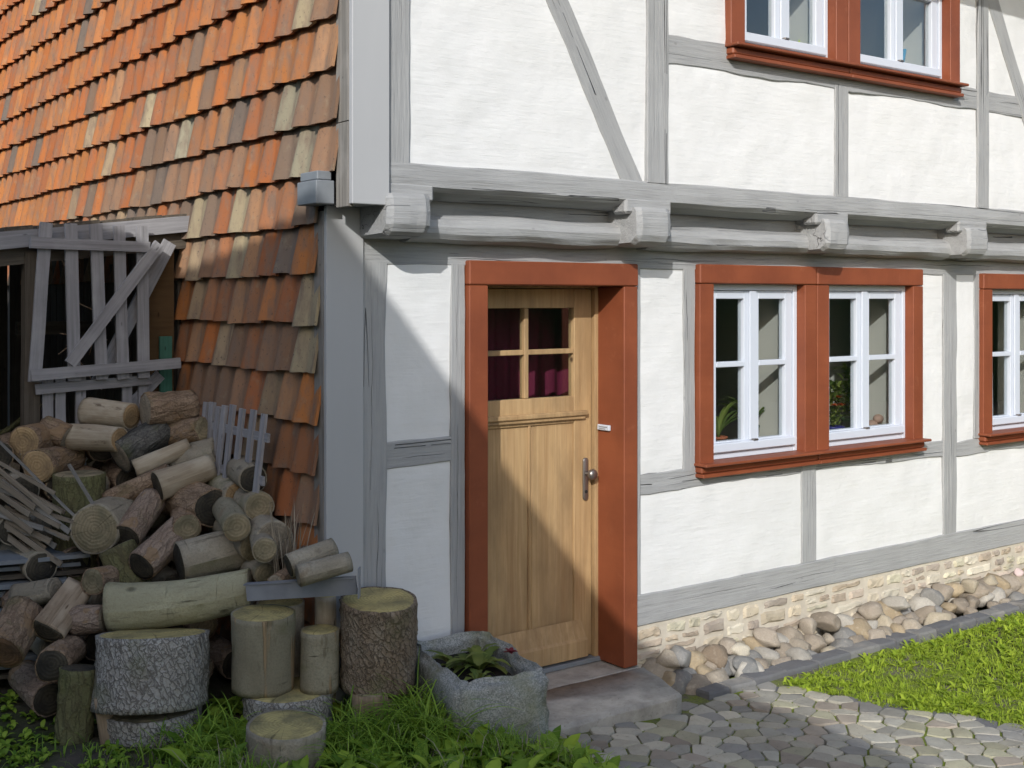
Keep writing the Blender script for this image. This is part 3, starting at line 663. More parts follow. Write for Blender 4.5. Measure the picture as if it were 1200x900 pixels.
for r_ in range(-6, 16):
    zb = 1.354 + .2173*r_
    for c_ in range(-1, 34):
        yb = .062 + .178*c_
        if c_ < 0 and zb < 2.4: continue
        if yb > 1.75 and zb < 1.95: continue
        p = (.102, yb + .008*(tr.random()-.5) + .03*((r_ % 2)-.5)*.6, zb + .012*(tr.random()-.5))
        v = Vector(p)-CAM; d = v.dot(FWD); px = .5+v.dot(RGT)*1400/1200/d; py = (350-1400*v.z/d)/900
        vis = -.05 < px < 1.05 and -.12 < py < 1.05
        cand.append((d if vis else d+100, p, tcol(yb, zb), (tr.random()-.5)*.09, tr.randrange(5), vis))
cand.sort(key=lambda a: a[0])
rest = MB(); rest.tint = []
for i, (d, p, c, rot, k, vis) in enumerate(cand):
    if i < 298:
        o = lk(bpy.data.objects.new('tile', TM[k]), TC); o.location = p; o.rotation_euler = (rot, 0, 0); o.color = c
    elif d < 100 or p[2] > 2.2:
        mt = Matrix.Translation(p) @ Matrix.Rotation(rot, 4, 'X'); me = TM[k]
        rest.add([mt @ v.co for v in me.vertices], [tuple(f.vertices) for f in me.polygons]); rest.tint += [c]*len(me.vertices)
if rest.v:
    o = rest.build('far_tiles', 'tile', TC, True, kind='stuff'); o.data.set_sharp_from_angle(angle=math.radians(50))
for me in TM:
    a = me.color_attributes.new('tint', 'FLOAT_COLOR', 'POINT')
    for q in a.data: q.color = (0, 0, 0, 0)

# ---------------------------------------------------------------- door step
def rough_prism(name, mat, top, zt, zb, wob, parent=None, sub=14, seed=0, **kw):
    b = bmesh.new(); vt = [b.verts.new((x, y_, zt)) for x, y_ in top]; f = b.faces.new(vt)
    r = bmesh.ops.extrude_face_region(b, geom=[f]); 
    for e in r['geom']:
        if isinstance(e, bmesh.types.BMVert): e.co.z = zb
    bmesh.ops.recalc_face_normals(b, faces=b.faces)
    bmesh.ops.bevel(b, geom=list(b.edges), offset=.012, segments=2, affect='EDGES')
    bmesh.ops.subdivide_edges(b, edges=[e for e in b.edges if e.calc_length() > .08], cuts=sub, use_grid_fill=True)
    for v in b.verts: v.co += Vector((noise.noise(v.co*6+Vector((seed, 0, 0))), noise.noise(v.co*6+Vector((0, seed, 5))), .7*noise.noise(v.co*5+Vector((3, 0, seed)))))*wob
    b.verts.index_update(); mb = MB(); mb.add([v.co[:] for v in b.verts], [[v.index for v in f.verts] for f in b.faces]); b.free()
    cx = sum(p[0] for p in top)/len(top); cy = sum(p[1] for p in top)/len(top)
    return mb.build(name, mat, parent, True, loc=(cx, cy, zb), **kw)
rough_prism('door_step', 'slab', [(.66, -.47), (1.75, -.472), (1.83, -.23), (1.90, -.035), (.66, -.035)], -.003, -.13, .010, label='worn flat stone door step below the oak door', cat='step')
boxo('inner_step', 'slab', H, .80, 1.87, -.033, .27, -.2, -.004, .004)
# ---------------------------------------------------------------- the house behind the camera whose gable shades this one
NB = empty('neighbour_house', (0, 0, 0), label='house with a red gambrel roof across the lane', cat='house')
NB.rotation_euler = (0, 0, math.atan2(-1.03, 1.0))      # ridge turned parallel to the sunlight, so the gable outline casts the shadow edge
PR = [(3.35, 3.75), (1.25, 4.86), (.05, 6.34), (-2.6, 7.0)]; PR += [(-5.2-a, b) for a, b in PR[-2::-1]]   # gambrel outline with flared eaves, fitted to the shadow edge it casts
t0, t1 = -8.0, -14.0; mb = MB()
for q in (t0-.05, t1): mb.v += [(3.1, q, -.3)] + [(a*1.0, q, b-.13) for a, b in PR] + [(-8.3, q, -.3)]
k = len(PR)+2; mb.f = [tuple(range(k)), tuple(range(2*k-1, k-1, -1))] + [(i, i+k, i+k+1, i+1) for i in range(k-1)]
mb.build('wall', 'nbrwall', NB)
mb = MB(); k = len(PR)
for q in (t0, t1-.2): mb.v += [(a, q, b) for a, b in PR] + [(a, q, b-.12) for a, b in PR]
for i in range(k-1): mb.f += [(i, i+2*k, i+1+2*k, i+1), (k+i, k+i+1, 3*k+i+1, 3*k+i), (i, i+1, k+i+1, k+i), (2*k+i, 3*k+i, 3*k+i+1, 2*k+i+1)]
mb.f += [(0, k, 3*k, 2*k), (k-1, 3*k-1, 4*k-1, 2*k-1)]
mb.build('roof', 'nbrroof', NB)

# leafy blinds added out of view to cut low sky light under the jetty
def blind(name, pts, h, th, label):
    mb = MB(); mb.tint = []; r = random.Random(len(label)); rows = 12
    for k in range(len(pts)-1):
        A, B = Vector(pts[k]), Vector(pts[k+1]); n = max(2, int((B-A).length/.5)); t = (B-A).normalized(); nn = Vector((-t.y, t.x))
        b0 = len(mb.v); prof = [(-1, 0), (-1, .35), (-1, .7), (-.8, .93), (0, 1.0), (.8, .93), (1, .7), (1, .35), (1, 0)]
        for i in range(n+1):
            p = A+(B-A)*i/n
            for a, z in prof:
                q = p+nn*a*th*.5; f = .35*nz(q.x*.7, q.y*.7, z*4); zz = z*h*(1+.12*nz(p.x*.4, p.y*.4, 3))
                mb.v.append((q.x+nn.x*f*a, q.y+nn.y*f*a, zz-.2)); c = .3+.4*r.random(); mb.tint.append((c, c, c, 1))
        P_ = len(prof)
        for i in range(n):
            for j in range(P_-1): a = b0+i*P_+j; mb.f.append((a, a+1, a+1+P_, a+P_))
    return mb.build(name, 'blind', None, label=label, cat='blind')
blind('blind', [(3.0, -15.5), (12, -14.5), (20, -9), (22, -1)], 4.6, 1.6, 'tall clipped hedge along the far side of the yard')
blind('blind', [(-10.5, -4.5), (-11, 4), (-8, 12)], 4.0, 1.6, 'tall clipped hedge beyond the open shed')

# ---------------------------------------------------------------- logs
def log_thing(name, A, B, r0, bark, e0, e1, label, group=None, r1=None, seed=0, seg=22, rough=.05, split=False, cat='log', dense=1, bend=0.0, plate=0):
    A = Vector(A); B = Vector(B); r1 = r1 or r0; ax = (B-A); L = ax.length; t = ax.normalized()
    u = t.cross(Vector((0, 0, 1)));  u = Vector((1, 0, 0)) if u.length < .1 else u.normalized(); v = u.cross(t)
    lowest = min(A.z, B.z) - max(r0, r1)
    root = empty(name, ((A.x+B.x)/2, (A.y+B.y)/2, lowest), label=label, cat=cat, group=group); O = Vector(root.location)
    n = max(4, int(L/.045))*dense; mb = MB(); mb.uv = []
    def rad(a, s):
        q = Vector((math.cos(a)*1.1+seed, math.sin(a)*1.1, s*3))
        r = (r0+(r1-r0)*s/L)*(1 + rough*1.6*noise.noise(q) + rough*.7*noise.noise(q*3.1))
        if split:                                       # flat split face
            c = math.cos(a-1.3-seed)
            if c > .25: r *= .25/c*.9+.1
        if plate:
            d = noise.voronoi(Vector((math.cos(a)*r0*plate+seed, math.sin(a)*r0*plate, s*plate*.7)))[0]
            r += .009*min(1, (d[1]-d[0])*1.6) - .006 + .004*noise.noise(Vector((a*9, s*60, seed)))
        return r
    for i in range(n+1):
        s = L*i/n; off = v*bend*math.sin(math.pi*i/n)
        for j in range(seg+1):
            a = 2*math.pi*j/seg; r = rad(a, s)
            mb.v.append(tuple(A - O + t*s + off + (u*math.cos(a)+v*math.sin(a))*r)); mb.uv.append((a*r0, s))
    W = seg+1
    for i in range(n):
        for j in range(seg): k = i*W+j; mb.f.append((k, k+1, k+1+W, k+W))
    for (s, i0, sg) in ((0, 0, -1), (L, n, 1)):
        k0 = len(mb.v)
        for j in range(seg+1):
            a = 2*math.pi*j/seg; r = rad(a, s)*.92; mb.v.append(tuple(A - O + t*(s-sg*.002) + (u*math.cos(a)+v*math.sin(a))*r)); mb.uv.append((a*r0, s+.01*sg))
        for j in range(seg): q = (i0*W+j, k0+j, k0+j+1, i0*W+j+1); mb.f.append(q if sg < 0 else q[::-1])
    mb.build('bark', 'b_'+bark, root, True)
    for (P, s, dirn, kind) in ((A, 0, -1, e0), (B, L, 1, e1)):
        m2 = MB(); m2.uv = []; tilt = Vector((noise.noise(Vector((seed, s, 1))), noise.noise(Vector((s, seed, 2))), 0))*.10
        rings = [0, .3, .6, .86, .94]
        for q in rings:
            for j in range(seg):
                a = 2*math.pi*j/seg; r = rad(a, s)*q; h = .003 if q < .9 else -.003
                m2.v.append(tuple(P - O + t*dirn*(h + .004*noise.noise(Vector((r*12*math.cos(a), r*12*math.sin(a), seed)))) + (u*math.cos(a)+v*math.sin(a))*r)); m2.uv.append((r*math.cos(a)+.012*tilt.x*10, r*math.sin(a)+.02*tilt.y*10))
                if q == 0: break
        for j in range(seg):
            f = (0, 1+j, 1+(j+1) % seg); m2.f.append(f if dirn > 0 else f[::-1])
        for i in range(len(rings)-2):
            for j in range(seg):
                a = 1+i*seg+j; b = 1+i*seg+(j+1) % seg; f = (a, a+seg, b+seg, b); m2.f.append(f if dirn > 0 else f[::-1])
        m2.build('cut_end', 'c_'+kind, root, True)
    if split: pass
    return root
PILE = 'logs heaped against the tiled wall'
LOGS = [
 ((-.483, 1.50, 1.328), (-.338, 1.261, 1.317), .068, 'pale', 'pale', 'pale', 'barkless pale log at the top of the heap below the slatted gate'),
 ((-.572, 1.44, 1.214), (-.432, 1.143, 1.221), .063, 'pale', 'pale', 'pale', 'barkless pale log resting on the upright round with olive top'),
 ((-.294, 1.191, 1.345), (-.05, 1.183, 1.353), .088, 'brown', 'grey', 'grey', 'thick log with flaking dark bark, topmost of the heap beside the picket panel'),
 ((-.807, 1.415, 1.201), (-.61, 1.56, 1.211), .084, 'brown', 'orange', 'grey', 'log with a large clean orange cut end below the shed post'),
 ((-.774, 1.301, 1.100), (-.56, 1.50, 1.105), .079, 'brown', 'orange', 'grey', 'log with dull orange cut end lying under the one with the clean orange end'),
 ((-.692, 1.50, 1.264), (-.60, 1.40, 1.219), .063, 'brown', 'orange', 'grey', 'short rough chunk of brown bark beside the orange cut end'),
 ((-.434, 1.149, 1.138), (-.20, 1.183, 1.250), .083, 'char', 'grey', 'grey', 'log with blackened charred bark near the top of the heap'),
 ((-.177, 1.20, 1.220), (-.075, .99, 1.262), .063, 'brown', 'grey', 'olive', 'knobbly brown log under the topmost flaking log'),
 ((-.387, 1.069, 1.082), (-.139, 1.01, 1.184), .045, 'pale', 'grey', 'pale', 'slim pale split log lying below the charred one'),
 ((-.184, 1.08, 1.097), (-.03, .915, 1.160), .070, 'grey', 'grey', 'grey', 'grey barked log sloping up to the picket panel'),
 ((-.346, .881, 1.020), (-.085, .867, 1.095), .069, 'pale', 'dark', 'pale', 'barkless pale log with dark end in the middle of the heap'),
 ((-.524, 1.06, .941), (-.255, .949, 1.070), .049, 'brown', 'pale', 'grey', 'crooked brown branch with a splintered broken tip'),
 ((-.216, 1.06, .940), (-.175, .63, .935), .092, 'brown', 'grey', 'dark', 'thick brown log showing a round blackish cut end'),
 ((-.647, .843, .860), (-.445, 1.09, .865), .106, 'grey', 'olive', 'grey', 'log with a big oval greenish cut end beside the loose laths'),
 ((-.53, .775, .819), (-.343, .935, .955), .067, 'red', 'dark', 'grey', 'reddish barked log leaning down beside the oval greenish cut end'),
 ((-.555, .80, .775), (-.505, .72, .590), .080, 'moss', 'grey', 'grey', 'dark mossy block standing upright in the heap'),
 ((-.516, .612, .715), (-.272, .73, .845), .069, 'red', 'dark', 'grey', 'reddish log with a knot, leaning beside the big smooth grey log'),
 ((-.379, .514, .729), (-.096, .479, .772), .088, 'grey', 'dark', 'grey', 'big smooth grey log with a black end, above the long bent log'),
 ((-.072, .582, .985), (-.04, .90, 1.000), .064, 'grey', 'orange', 'grey', 'grey log with a fresh yellow split end below the picket panel'),
 ((-.065, .364, .967), (-.02, .66, .980), .063, 'grey', 'olive', 'grey', 'log with a round green-grey end beside the fresh yellow split end'),
 ((-.07, .42, 1.085), (-.03, .66, 1.100), .060, 'grey', 'dark', 'grey', 'hollow log with curling bark at the foot of the picket panel'),
 ((-.085, .165, .850), (-.025, .51, .860), .079, 'grey', 'grey', 'grey', 'wide log with a brownish end close to the lowest hung tile'),
 ((-.10, .336, .800), (-.10, .74, .860), .066, 'grey', 'olive', 'grey', 'grey log with a round olive end behind the big smooth grey log'),
 ((-.109, .207, .700), (-.089, .441, .690), .045, 'grey', 'olive', 'grey', 'small log end just above the grey metal rail'),
 ((-.671, .560, .574), (-.164, .235, .640), .096, 'green', 'olive', 'grey', 'long bent greenish log with a round knot lying on the big stump'),
 ((-.92, .588, .507), (-.738, .752, .636), .068, 'weather', 'dark', 'pale', 'weathered split log with silvery grain and hollow dark end'),
 ((-.794, .66, .507), (-.69, .561, .525), .062, 'red', 'red', 'grey', 'short reddish log beside the big scaly stump'),
 ((-1.097, .615, .435), (-.964, .766, .556), .083, 'brown', 'red', 'grey', 'thick brown log with reddish end next to the weathered split log'),
 ((-.951, .96, .574), (-.825, .805, .624), .056, 'grey', 'olive', 'grey', 'short grey log beneath the stacked dark boards'),
 ((-.711, .669, .664), (-.59, .76, .655), .056, 'brown', 'olive', 'grey', 'small split block behind the end of the long bent log'),
 ((-.948, .43, .400), (-.813, .62, .400), .067, 'brown', 'dark', 'grey', 'dark round log under the weathered split log'),
 ((-.147, -.100, .797), (.05, -.125, .850), .046, 'grey', 'dark', 'grey', 'slim grey log with hollow black end behind the metal rail'),
 ((-.153, -.20, .775), (.055, -.255, .815), .042, 'grey', 'grey', 'grey', 'slim smooth log in front of the hollow one on the metal rail'),
 ((-.055, .325, .745), (-.05, .25, .695), .034, 'grey', 'grey', 'grey', 'small birch piece tucked behind the small log end'),
 ((-.17, .08, .835), (-.06, .38, .845), .050, 'grey', 'olive', 'grey', 'grey log wedged between the wide brownish end and the slim logs'),
 ((-.05, -.01, .775), (.03, .10, .785), .044, 'brown', 'grey', 'grey', 'short bark-covered log behind the slim logs by the corner board'),
 ((-.20, .30, .90), (-.12, .62, .93), .058, 'peel', 'olive', 'grey', 'half peeled log above the round olive end'),
 ((-.30, .62, .86), (-.20, .95, .88), .060, 'brown', 'olive', 'grey', 'brown log squeezed behind the reddish knotty log'),
 ((-.15, .02, .70), (-.02, .10, .72), .040, 'brown', 'grey', 'grey', 'short brown log under the slim logs on the metal rail'),
]
for i, (A, B, r, bk, e0, e1, lab) in enumerate(LOGS):
    log_thing('log', A, B, r*1.07, bk, e0, e1, lab, PILE, seed=i*1.73+.4, rough=.09 if bk in ('brown', 'char', 'moss', 'red') else .055, r1=r*(.9+.2*R.random()),
              split=bk == 'weather' or i in (8,), bend=-.02 if i == 24 else 0, dense=2, plate=26 if i in (2, 5, 7) else 0)
# the inside of the heap
fr = random.Random(3)
for zi in range(7):
    for xi in range(6):
        z = .22+.155*zi; x = -.92+.165*xi + (.08 if zi % 2 else 0); yf = .58+(z-.25)*.92
        if x > -.09: continue
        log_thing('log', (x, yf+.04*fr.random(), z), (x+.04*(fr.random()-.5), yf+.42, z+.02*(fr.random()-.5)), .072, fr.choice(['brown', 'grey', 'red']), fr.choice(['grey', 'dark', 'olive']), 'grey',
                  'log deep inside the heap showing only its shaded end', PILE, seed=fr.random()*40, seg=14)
# sawn rounds and stumps
ST = 'sawn rounds set out at the foot of the woodpile'
def stump(name, x, y_, zt, h, r, bark, cut, label, seed, tilt=(0, 0), plate=0, split=False, dense=2, r1=None):
    return log_thing(name, (x-tilt[0]*h, y_-tilt[1]*h, zt-h), (x, y_, zt), r, bark, 'dark', cut, label, ST, r1=r1, seed=seed, seg=56 if plate else 40, rough=.035, cat='stump', dense=dense, plate=plate, split=split)
stump('stump', .205, -.235, .635, .365, .164, 'spruceb', 'moss', 'tall scaly barked stump with yellow-green top beside the stone trough', 3, (-.03, -.10), 34)
stump('stump', -.585, .275, .508, .285, .232, 'spruce', 'moss', 'widest grey scaly stump resting on another round under the long log', 8, (.09, .15), 30)
stump('stump', -.60, .235, .218, .17, .205, 'spruce', 'olive', 'squat round carrying the widest scaly stump', 11, (0, 0), 30)
stump('stump', -.211, .01, .591, .315, .132, 'peel', 'moss', 'smooth grey stump with a long bare strip, standing on a flat round', 15, (-.02, -.03))
stump('stump', -.125, -.05, .270, .18, .185, 'spruce', 'moss', 'flat scaly round under the smooth grey stump', 18, (0, 0), 30)
stump('stump', -.018, -.125, .520, .25, .080, 'peel', 'moss', 'narrow half-barked stump beside the tall scaly stump', 23)
stump('stump', -.055, .17, .581, .46, .105, 'grey', 'moss', 'mossy topped stump tucked under the metal rail', 27)
stump('stump', .075, .0, .625, .50, .046, 'pale', 'moss', 'thin peeled post behind the tall scaly stump', 31)
stump('stump', -.301, -.396, .262, .19, .152, 'grey', 'moss', 'low round with bright yellow-green top standing in the grass', 36, (-.02, -.06))
stump('stump', .155, -.26, .270, .2, .095, 'weather', 'olive', 'small split chunk propping up the tall scaly stump', 41, split=True)
stump('stump', -.865, .34, .40, .30, .075, 'moss', 'dark', 'rotten splintered chunk leaning on the widest scaly stump', 44, (.1, .05), 26)
stump('stump', -.82, .25, .30, .2, .05, 'weather', 'olive', 'small rotten splinter of wood in front of the splintered chunk', 47, (-.12, .1), split=True)
# ---------------------------------------------------------------- rail that holds the slim logs back
def plank(name, A, B, wd, th, mat, label=None, cat=None, group=None, parent=None, up=(0, 0, 1), wob=.003):
    A = Vector(A); B = Vector(B); t = (B-A).normalized(); L = (B-A).length; s = Vector(up); s = (s - t*s.dot(t)).normalized(); n_ = t.cross(s)
    mb = MB(); k = max(2, int(L/.12)); sd = A.x*5+A.z*3+A.y
    for i in range(k+1):
        x = -L/2+L*i/k
        for a, b in ((-1, -1), (1, -1), (1, 1), (-1, 1)):
            mb.v.append((x + (wob*2*nz(a, b, sd) if i in (0, k) else 0), a*th/2 + wob*nz(x*3, a, sd), b*wd/2 + wob*nz(x*4, b, sd+7)))
    for i in range(k):
        for j in range(4): p = i*4+j; q = i*4+(j+1) % 4; mb.f.append((p, q, q+4, p+4))
    mb.f.append((3, 2, 1, 0)); mb.f.append(tuple(k*4+j for j in range(4)))
    b_ = bmesh.new(); me = mb.mesh(name); b_.from_mesh(me); bmesh.ops.recalc_face_normals(b_, faces=b_.faces); b_.to_mesh(me); b_.free()
    me.materials.append(M[mat]); o = lk(bpy.data.objects.new(name, me), parent)
    m = Matrix((t, n_, s)).transposed().to_4x4(); m.translation = (A+B)/2
    if parent: m.translation = m.translation - parent.matrix_basis.translation
    o.matrix_basis = m; return tag(o, label, cat, group)
MR = empty('metal_rail', (-.06, 0, .64), label='grey metal rail with an upright bracket holding back the slim logs', cat='rail')
plank('rail', (-.25, .085, .665), (.06, -.30, .725), .07, .006, 'alu', parent=MR, wob=.001); plank('flange', (-.25, .10, .698), (.06, -.285, .757), .035, .005, 'alu', parent=MR, up=(.6, .8, 0), wob=.001)
plank('bracket', (.064, -.315, .68), (.064, -.315, .80), .05, .006, 'alu', parent=MR, up=(.6, .8, 0), wob=.001)

# ---------------------------------------------------------------- lean-to shed
S = empty('lean_to_shed', (-1.5, 1.6, 0), label='open lean-to shed with weathered fascia built against the tiled wall', cat='shed')
zr = lambda x: 2.315 + (x-.105)*.118
plank('fascia', (-3.5, 1.565, zr(-3.5)-.03), (.105, 1.565, zr(.105)-.01), .085, .025, 'slat', parent=S)
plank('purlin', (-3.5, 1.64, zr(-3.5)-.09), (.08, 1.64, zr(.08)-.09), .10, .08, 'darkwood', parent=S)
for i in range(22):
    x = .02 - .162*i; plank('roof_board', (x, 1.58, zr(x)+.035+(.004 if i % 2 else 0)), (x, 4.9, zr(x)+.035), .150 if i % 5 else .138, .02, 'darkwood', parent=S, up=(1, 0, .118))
plank('post', (-.735, 1.62, 0), (-.72, 1.62, 2.13), .075, .075, 'darkwood', parent=S, up=(1, 0, 0)); plank('post', (-2.3, 1.62, 0), (-2.3, 1.62, 1.95), .09, .09, 'darkwood', parent=S, up=(1, 0, 0))
plank('side_board', (-.07, 1.63, .9), (-.07, 1.63, 2.23), .165, .02, 'plywood', parent=S, up=(1, 0, 0)); plank('green_board', (-.05, 1.575, 1.2), (-.05, 1.575, 1.70), .065, .022, 'green_paint', parent=S, up=(1, 0, 0))
plank('inner_beam', (-.45, 3.0, 1.72), (.07, 3.0, 1.72), .08, .07, 'darkwood', parent=S); plank('inner_beam', (-3.4, 3.2, 2.02), (.07, 3.2, 2.30), .1, .08, 'darkwood', parent=S)
for i in range(26):
    x = .02-.135*i; h = 2.25 - .1*R.random()
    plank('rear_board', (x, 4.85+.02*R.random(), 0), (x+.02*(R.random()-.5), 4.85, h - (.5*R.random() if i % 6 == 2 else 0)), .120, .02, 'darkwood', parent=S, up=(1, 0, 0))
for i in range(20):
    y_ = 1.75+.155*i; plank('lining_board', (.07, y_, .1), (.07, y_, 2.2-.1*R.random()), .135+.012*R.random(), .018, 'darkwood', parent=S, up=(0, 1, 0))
# slatted gate
G = empty('slatted_gate', (-.4, 1.52, 1.3), label='silvered slatted gate with a diagonal brace standing before the shed', cat='gate')
yg = 1.50
for (xt, xb) in ((-.682, -.735), (-.563, -.545), (-.439, -.410), (-.322, -.302), (-.202, -.195)):
    plank('slat', (xb, yg, 1.49), (xt, yg, 2.275), .060, .018, 'slat', parent=G, up=(1, 0, 0))
plank('rail', (-.762, yg-.021, 2.175), (-.170, yg-.021, 2.166), .055, .02, 'slat', parent=G); plank('rail', (-.758, yg-.021, 1.525), (-.005, yg-.021, 1.562), .055, .02, 'slat', parent=G)
plank('brace', (-.572, yg-.022, 1.575), (-.118, yg-.022, 2.185), .058, .02, 'slat', parent=G, up=(1, 0, 0))
G2 = empty('slatted_pallet', (-.4, 1.545, .9), label='second silvered slatted pallet half hidden behind the gate and the logs', cat='gate')
for x in (-.66, -.60, -.50, -.265, -.18): plank('slat', (x, 1.548, .95), (x, 1.548, 1.51), .05, .018, 'slat', parent=G2, up=(1, 0, 0))
plank('rail', (-.725, 1.527, 1.452), (-.148, 1.527, 1.478), .05, .018, 'slat', parent=G2); plank('brace', (-.42, 1.568, 1.45), (-.03, 1.568, 2.20), .07, .018, 'slat', parent=G2, up=(1, 0, 0)); plank('brace', (-.64, 1.567, .95), (-.08, 1.567, 1.50), .06, .018, 'slat', parent=G2, up=(1, 0, 0))
# picket panel leaning on the tiles
P = empty('picket_panel', (-.03, .7, .95), label='short grey picket panel leaning against the lower tiles', cat='fence')
for y_, dz in ((1.06, 0), (.98, .005), (.90, -.01), (.83, 0), (.735, .01), (.625, 0), (.50, .005), (.385, -.005)):
    plank('picket', (-.075, y_, 1.03), (-.028, y_+.005, 1.385+dz), .046, .014, 'slat', parent=P, up=(0, 1, 0))
plank('rail', (-.035, 1.10, 1.28), (-.035, .33, 1.275), .04, .014, 'slat', parent=P); plank('rail', (-.06, 1.10, 1.09), (-.06, .33, 1.085), .04, .014, 'slat', parent=P)
# loose laths and dark boards
LA = 'loose laths thrown beside the woodpile'
def uq(px, py, d):                                     # picture measurements to the place where the lath lies
    u = (px-600)/1400; p = CAM + FWD*d + RGT*u*d; return (p.x, p.y, 1.9-(py-350)/1400*d)
la = [((-1.02, 1.20, 1.30), (-.680, .875, .872), .018), ((-1.05, 1.22, 1.20), (-.790, .95, 1.020), .03), ((-1.02, 1.18, 1.10), (-.86, 1.01, .955), .05), ((-1.02, 1.19, 1.04), (-.88, 1.02, .925), .045), ((-.97, 1.15, 1.07), (-.735, .915, .845), .04),
      ((-.95, 1.13, .975), (-.705, .895, .885), .035), ((-1.02, 1.19, .985), (-.87, 1.015, .845), .045), ((-.88, 1.09, .885), (-.735, .918, .815), .035), ((-1.03, 1.20, .935), (-.83, .985, .862), .04), ((-.99, 1.16, 1.13), (-.80, .97, .93), .04), ((-1.0, 1.17, 1.02), (-.77, .94, .87), .04), ((-.97, 1.16, .90), (-.80, .98, .80), .05), ((-1.0, 1.2, .86), (-.84, 1.03, .83), .05)]
lr = random.Random(4)
for i in range(16):
    a = (-1.0+.05*lr.random(), 1.17+.05*lr.random(), .84+.26*lr.random()); e = .13+.2*lr.random(); la.append((a, (a[0]+e*.72, a[1]-e*.75, a[2]-e*(.25+.45*lr.random())), .02+.03*lr.random()))
for i, (a, b, wd) in enumerate(la):
    plank('lath', a, b, wd*.55, .009, 'lathwood' if i % 4 else 'rawgrey', ['long thin lath lying across the others beside the oval greenish cut end', 'weathered broken lath in the fan of loose laths'][i > 0], 'lath', LA, up=(.3, -.2, .9), wob=.004)
plank('lath', (-.725, .965, 1.145), (-.640, .845, .950), .012, .01, 'rawgrey', 'single short stick propped against the upright round with olive top', 'stick', wob=.001)
plank('lath', (-.945, 1.12, .622), (-.790, .955, .578), .012, .01, 'rawgrey', 'thin pale stick poking out above the weathered split log', 'stick', wob=.001)
for i in range(15):
    z = .20+.037*i; q = R.random()*.12
    plank('board', (-1.35, 1.20+q, z), (-.66+.15*R.random()-.006*i, 1.06+q*.4, z+.01*R.random()), .26, .016+.01*R.random(), 'metal' if i % 3 else 'darkwood', 'dark flat board in the damp stack under the laths', 'board', 'dark boards stacked under the laths', up=(.15, 1, .0), wob=.006)
stump('stump', -.63, 1.13, 1.075, .72, .118, 'moss', 'olive', 'upright round with a broad olive top behind the loose laths', 52)
# tangle inside the shed
for i in range(16):
    a = Vector((-1.25+.5*R.random(), 1.9+.5*R.random(), .5+.6*R.random())); mb = MB(); pts = [a]
    d = Vector((R.random()-.2, (R.random()-.5)*.6, (R.random()-.4)*.7)).normalized()
    for k in range(6): d = (d+Vector((R.random()-.5, R.random()-.5, R.random()-.5))*.25).normalized(); pts.append(pts[-1]+d*.13)
    r = .02+.02*R.random(); tube(mb, pts, [r*(1-.1*k) for k in range(7)], 7); mb.uv = [(v[0], v[1]+v[2]) for v in mb.v]
    mb.build('branch', 'b_'+R.choice(['brown', 'grey', 'moss']), None, True, loc=tuple(pts[0]), label='bare branch in the tangle stored inside the dark shed', cat='branch', group='branches stored in the shed')
for i in range(14):
    x = -.62+.11*(i % 5); z = .85+.12*(i//5); log_thing('log', (x, 2.3, z), (x+.02, 2.7, z), .055, R.choice(['grey', 'brown']), 'grey', 'grey', 'log stacked inside the shed behind the gate', 'logs stacked inside the shed', seed=i*2.2, seg=14)
# bramble twig caught in the gate
mb = MB()
for k in range(7):
    p = Vector((-.60+.05*k*R.random(), 1.58, 1.62+.1*k*R.random())); pts = [p]; d = Vector((R.random()-.3, .05, R.random()-.45)).normalized()
    for q in range(5): d = (d+Vector((R.random()-.5, 0, R.random()-.5))*.5).normalized(); pts.append(pts[-1]+d*.055)
    tube(mb, pts, [.003]*6, 5)
mb.uv = [(v[0], v[2]) for v in mb.v]
mb.build('bramble_twig', 'b_brown', None, True, loc=(-.5, 1.58, 1.6), label='thin bare bramble twig behind the slats of the gate', cat='twig')

# ---------------------------------------------------------------- stone trough
T = empty('stone_trough', (.575, -.405, .03), label='rough mossy granite trough planter beside the door step', cat='planter')
def trough():
    b = bmesh.new(); L, Wd, Hh = .69, .415, .345
    bmesh.ops.create_cube(b, size=1)
    for v in b.verts:
        k = 1.0 if v.co.z > 0 else .93
        v.co = Vector((v.co.x*Wd*k, v.co.y*L*k, (v.co.z+.5)*Hh))
    top = [f for f in b.faces if f.normal.z > .9]
    bmesh.ops.inset_region(b, faces=top, thickness=.068, depth=0)
    top = max((f for f in b.faces if f.normal.z > .9), key=lambda f: -abs(f.calc_center_median().x)-abs(f.calc_center_median().y)+ (f.calc_area()))
    r = bmesh.ops.extrude_face_region(b, geom=[top]); vs_ = [e for e in r['geom'] if isinstance(e, bmesh.types.BMVert)]
    for v in vs_: v.co.z -= .17; v.co.x *= .9; v.co.y *= .94
    bmesh.ops.delete(b, geom=[top], context='FACES_ONLY') if top.is_valid else None
    bmesh.ops.recalc_face_normals(b, faces=b.faces)
    bmesh.ops.bevel(b, geom=[e for e in b.edges], offset=.022, segments=3, affect='EDGES')
    for _ in range(3): bmesh.ops.subdivide_edges(b, edges=[e for e in b.edges if e.calc_length() > .03], cuts=1, use_grid_fill=True)
    bmesh.ops.triangulate(b, faces=[f for f in b.faces if len(f.verts) > 4])
    for v in b.verts:
        p = v.co
        v.co = p + Vector((noise.noise(p*6), noise.noise(p*6+Vector((9, 0, 0))), noise.noise(p*6+Vector((0, 9, 0)))))*.030 + Vector((noise.noise(p*25), noise.noise(p*25+Vector((9, 0, 0))), noise.noise(p*25+Vector((0, 9, 0)))))*.011
    b.verts.index_update(); m = MB(); m.add([v.co[:] for v in b.verts], [[v.index for v in f.verts] for f in b.faces]); b.free(); return m
T.rotation_euler = (0, 0, math.radians(-14))
trough().build('basin', 'granite', T, True)
m = MB(); 
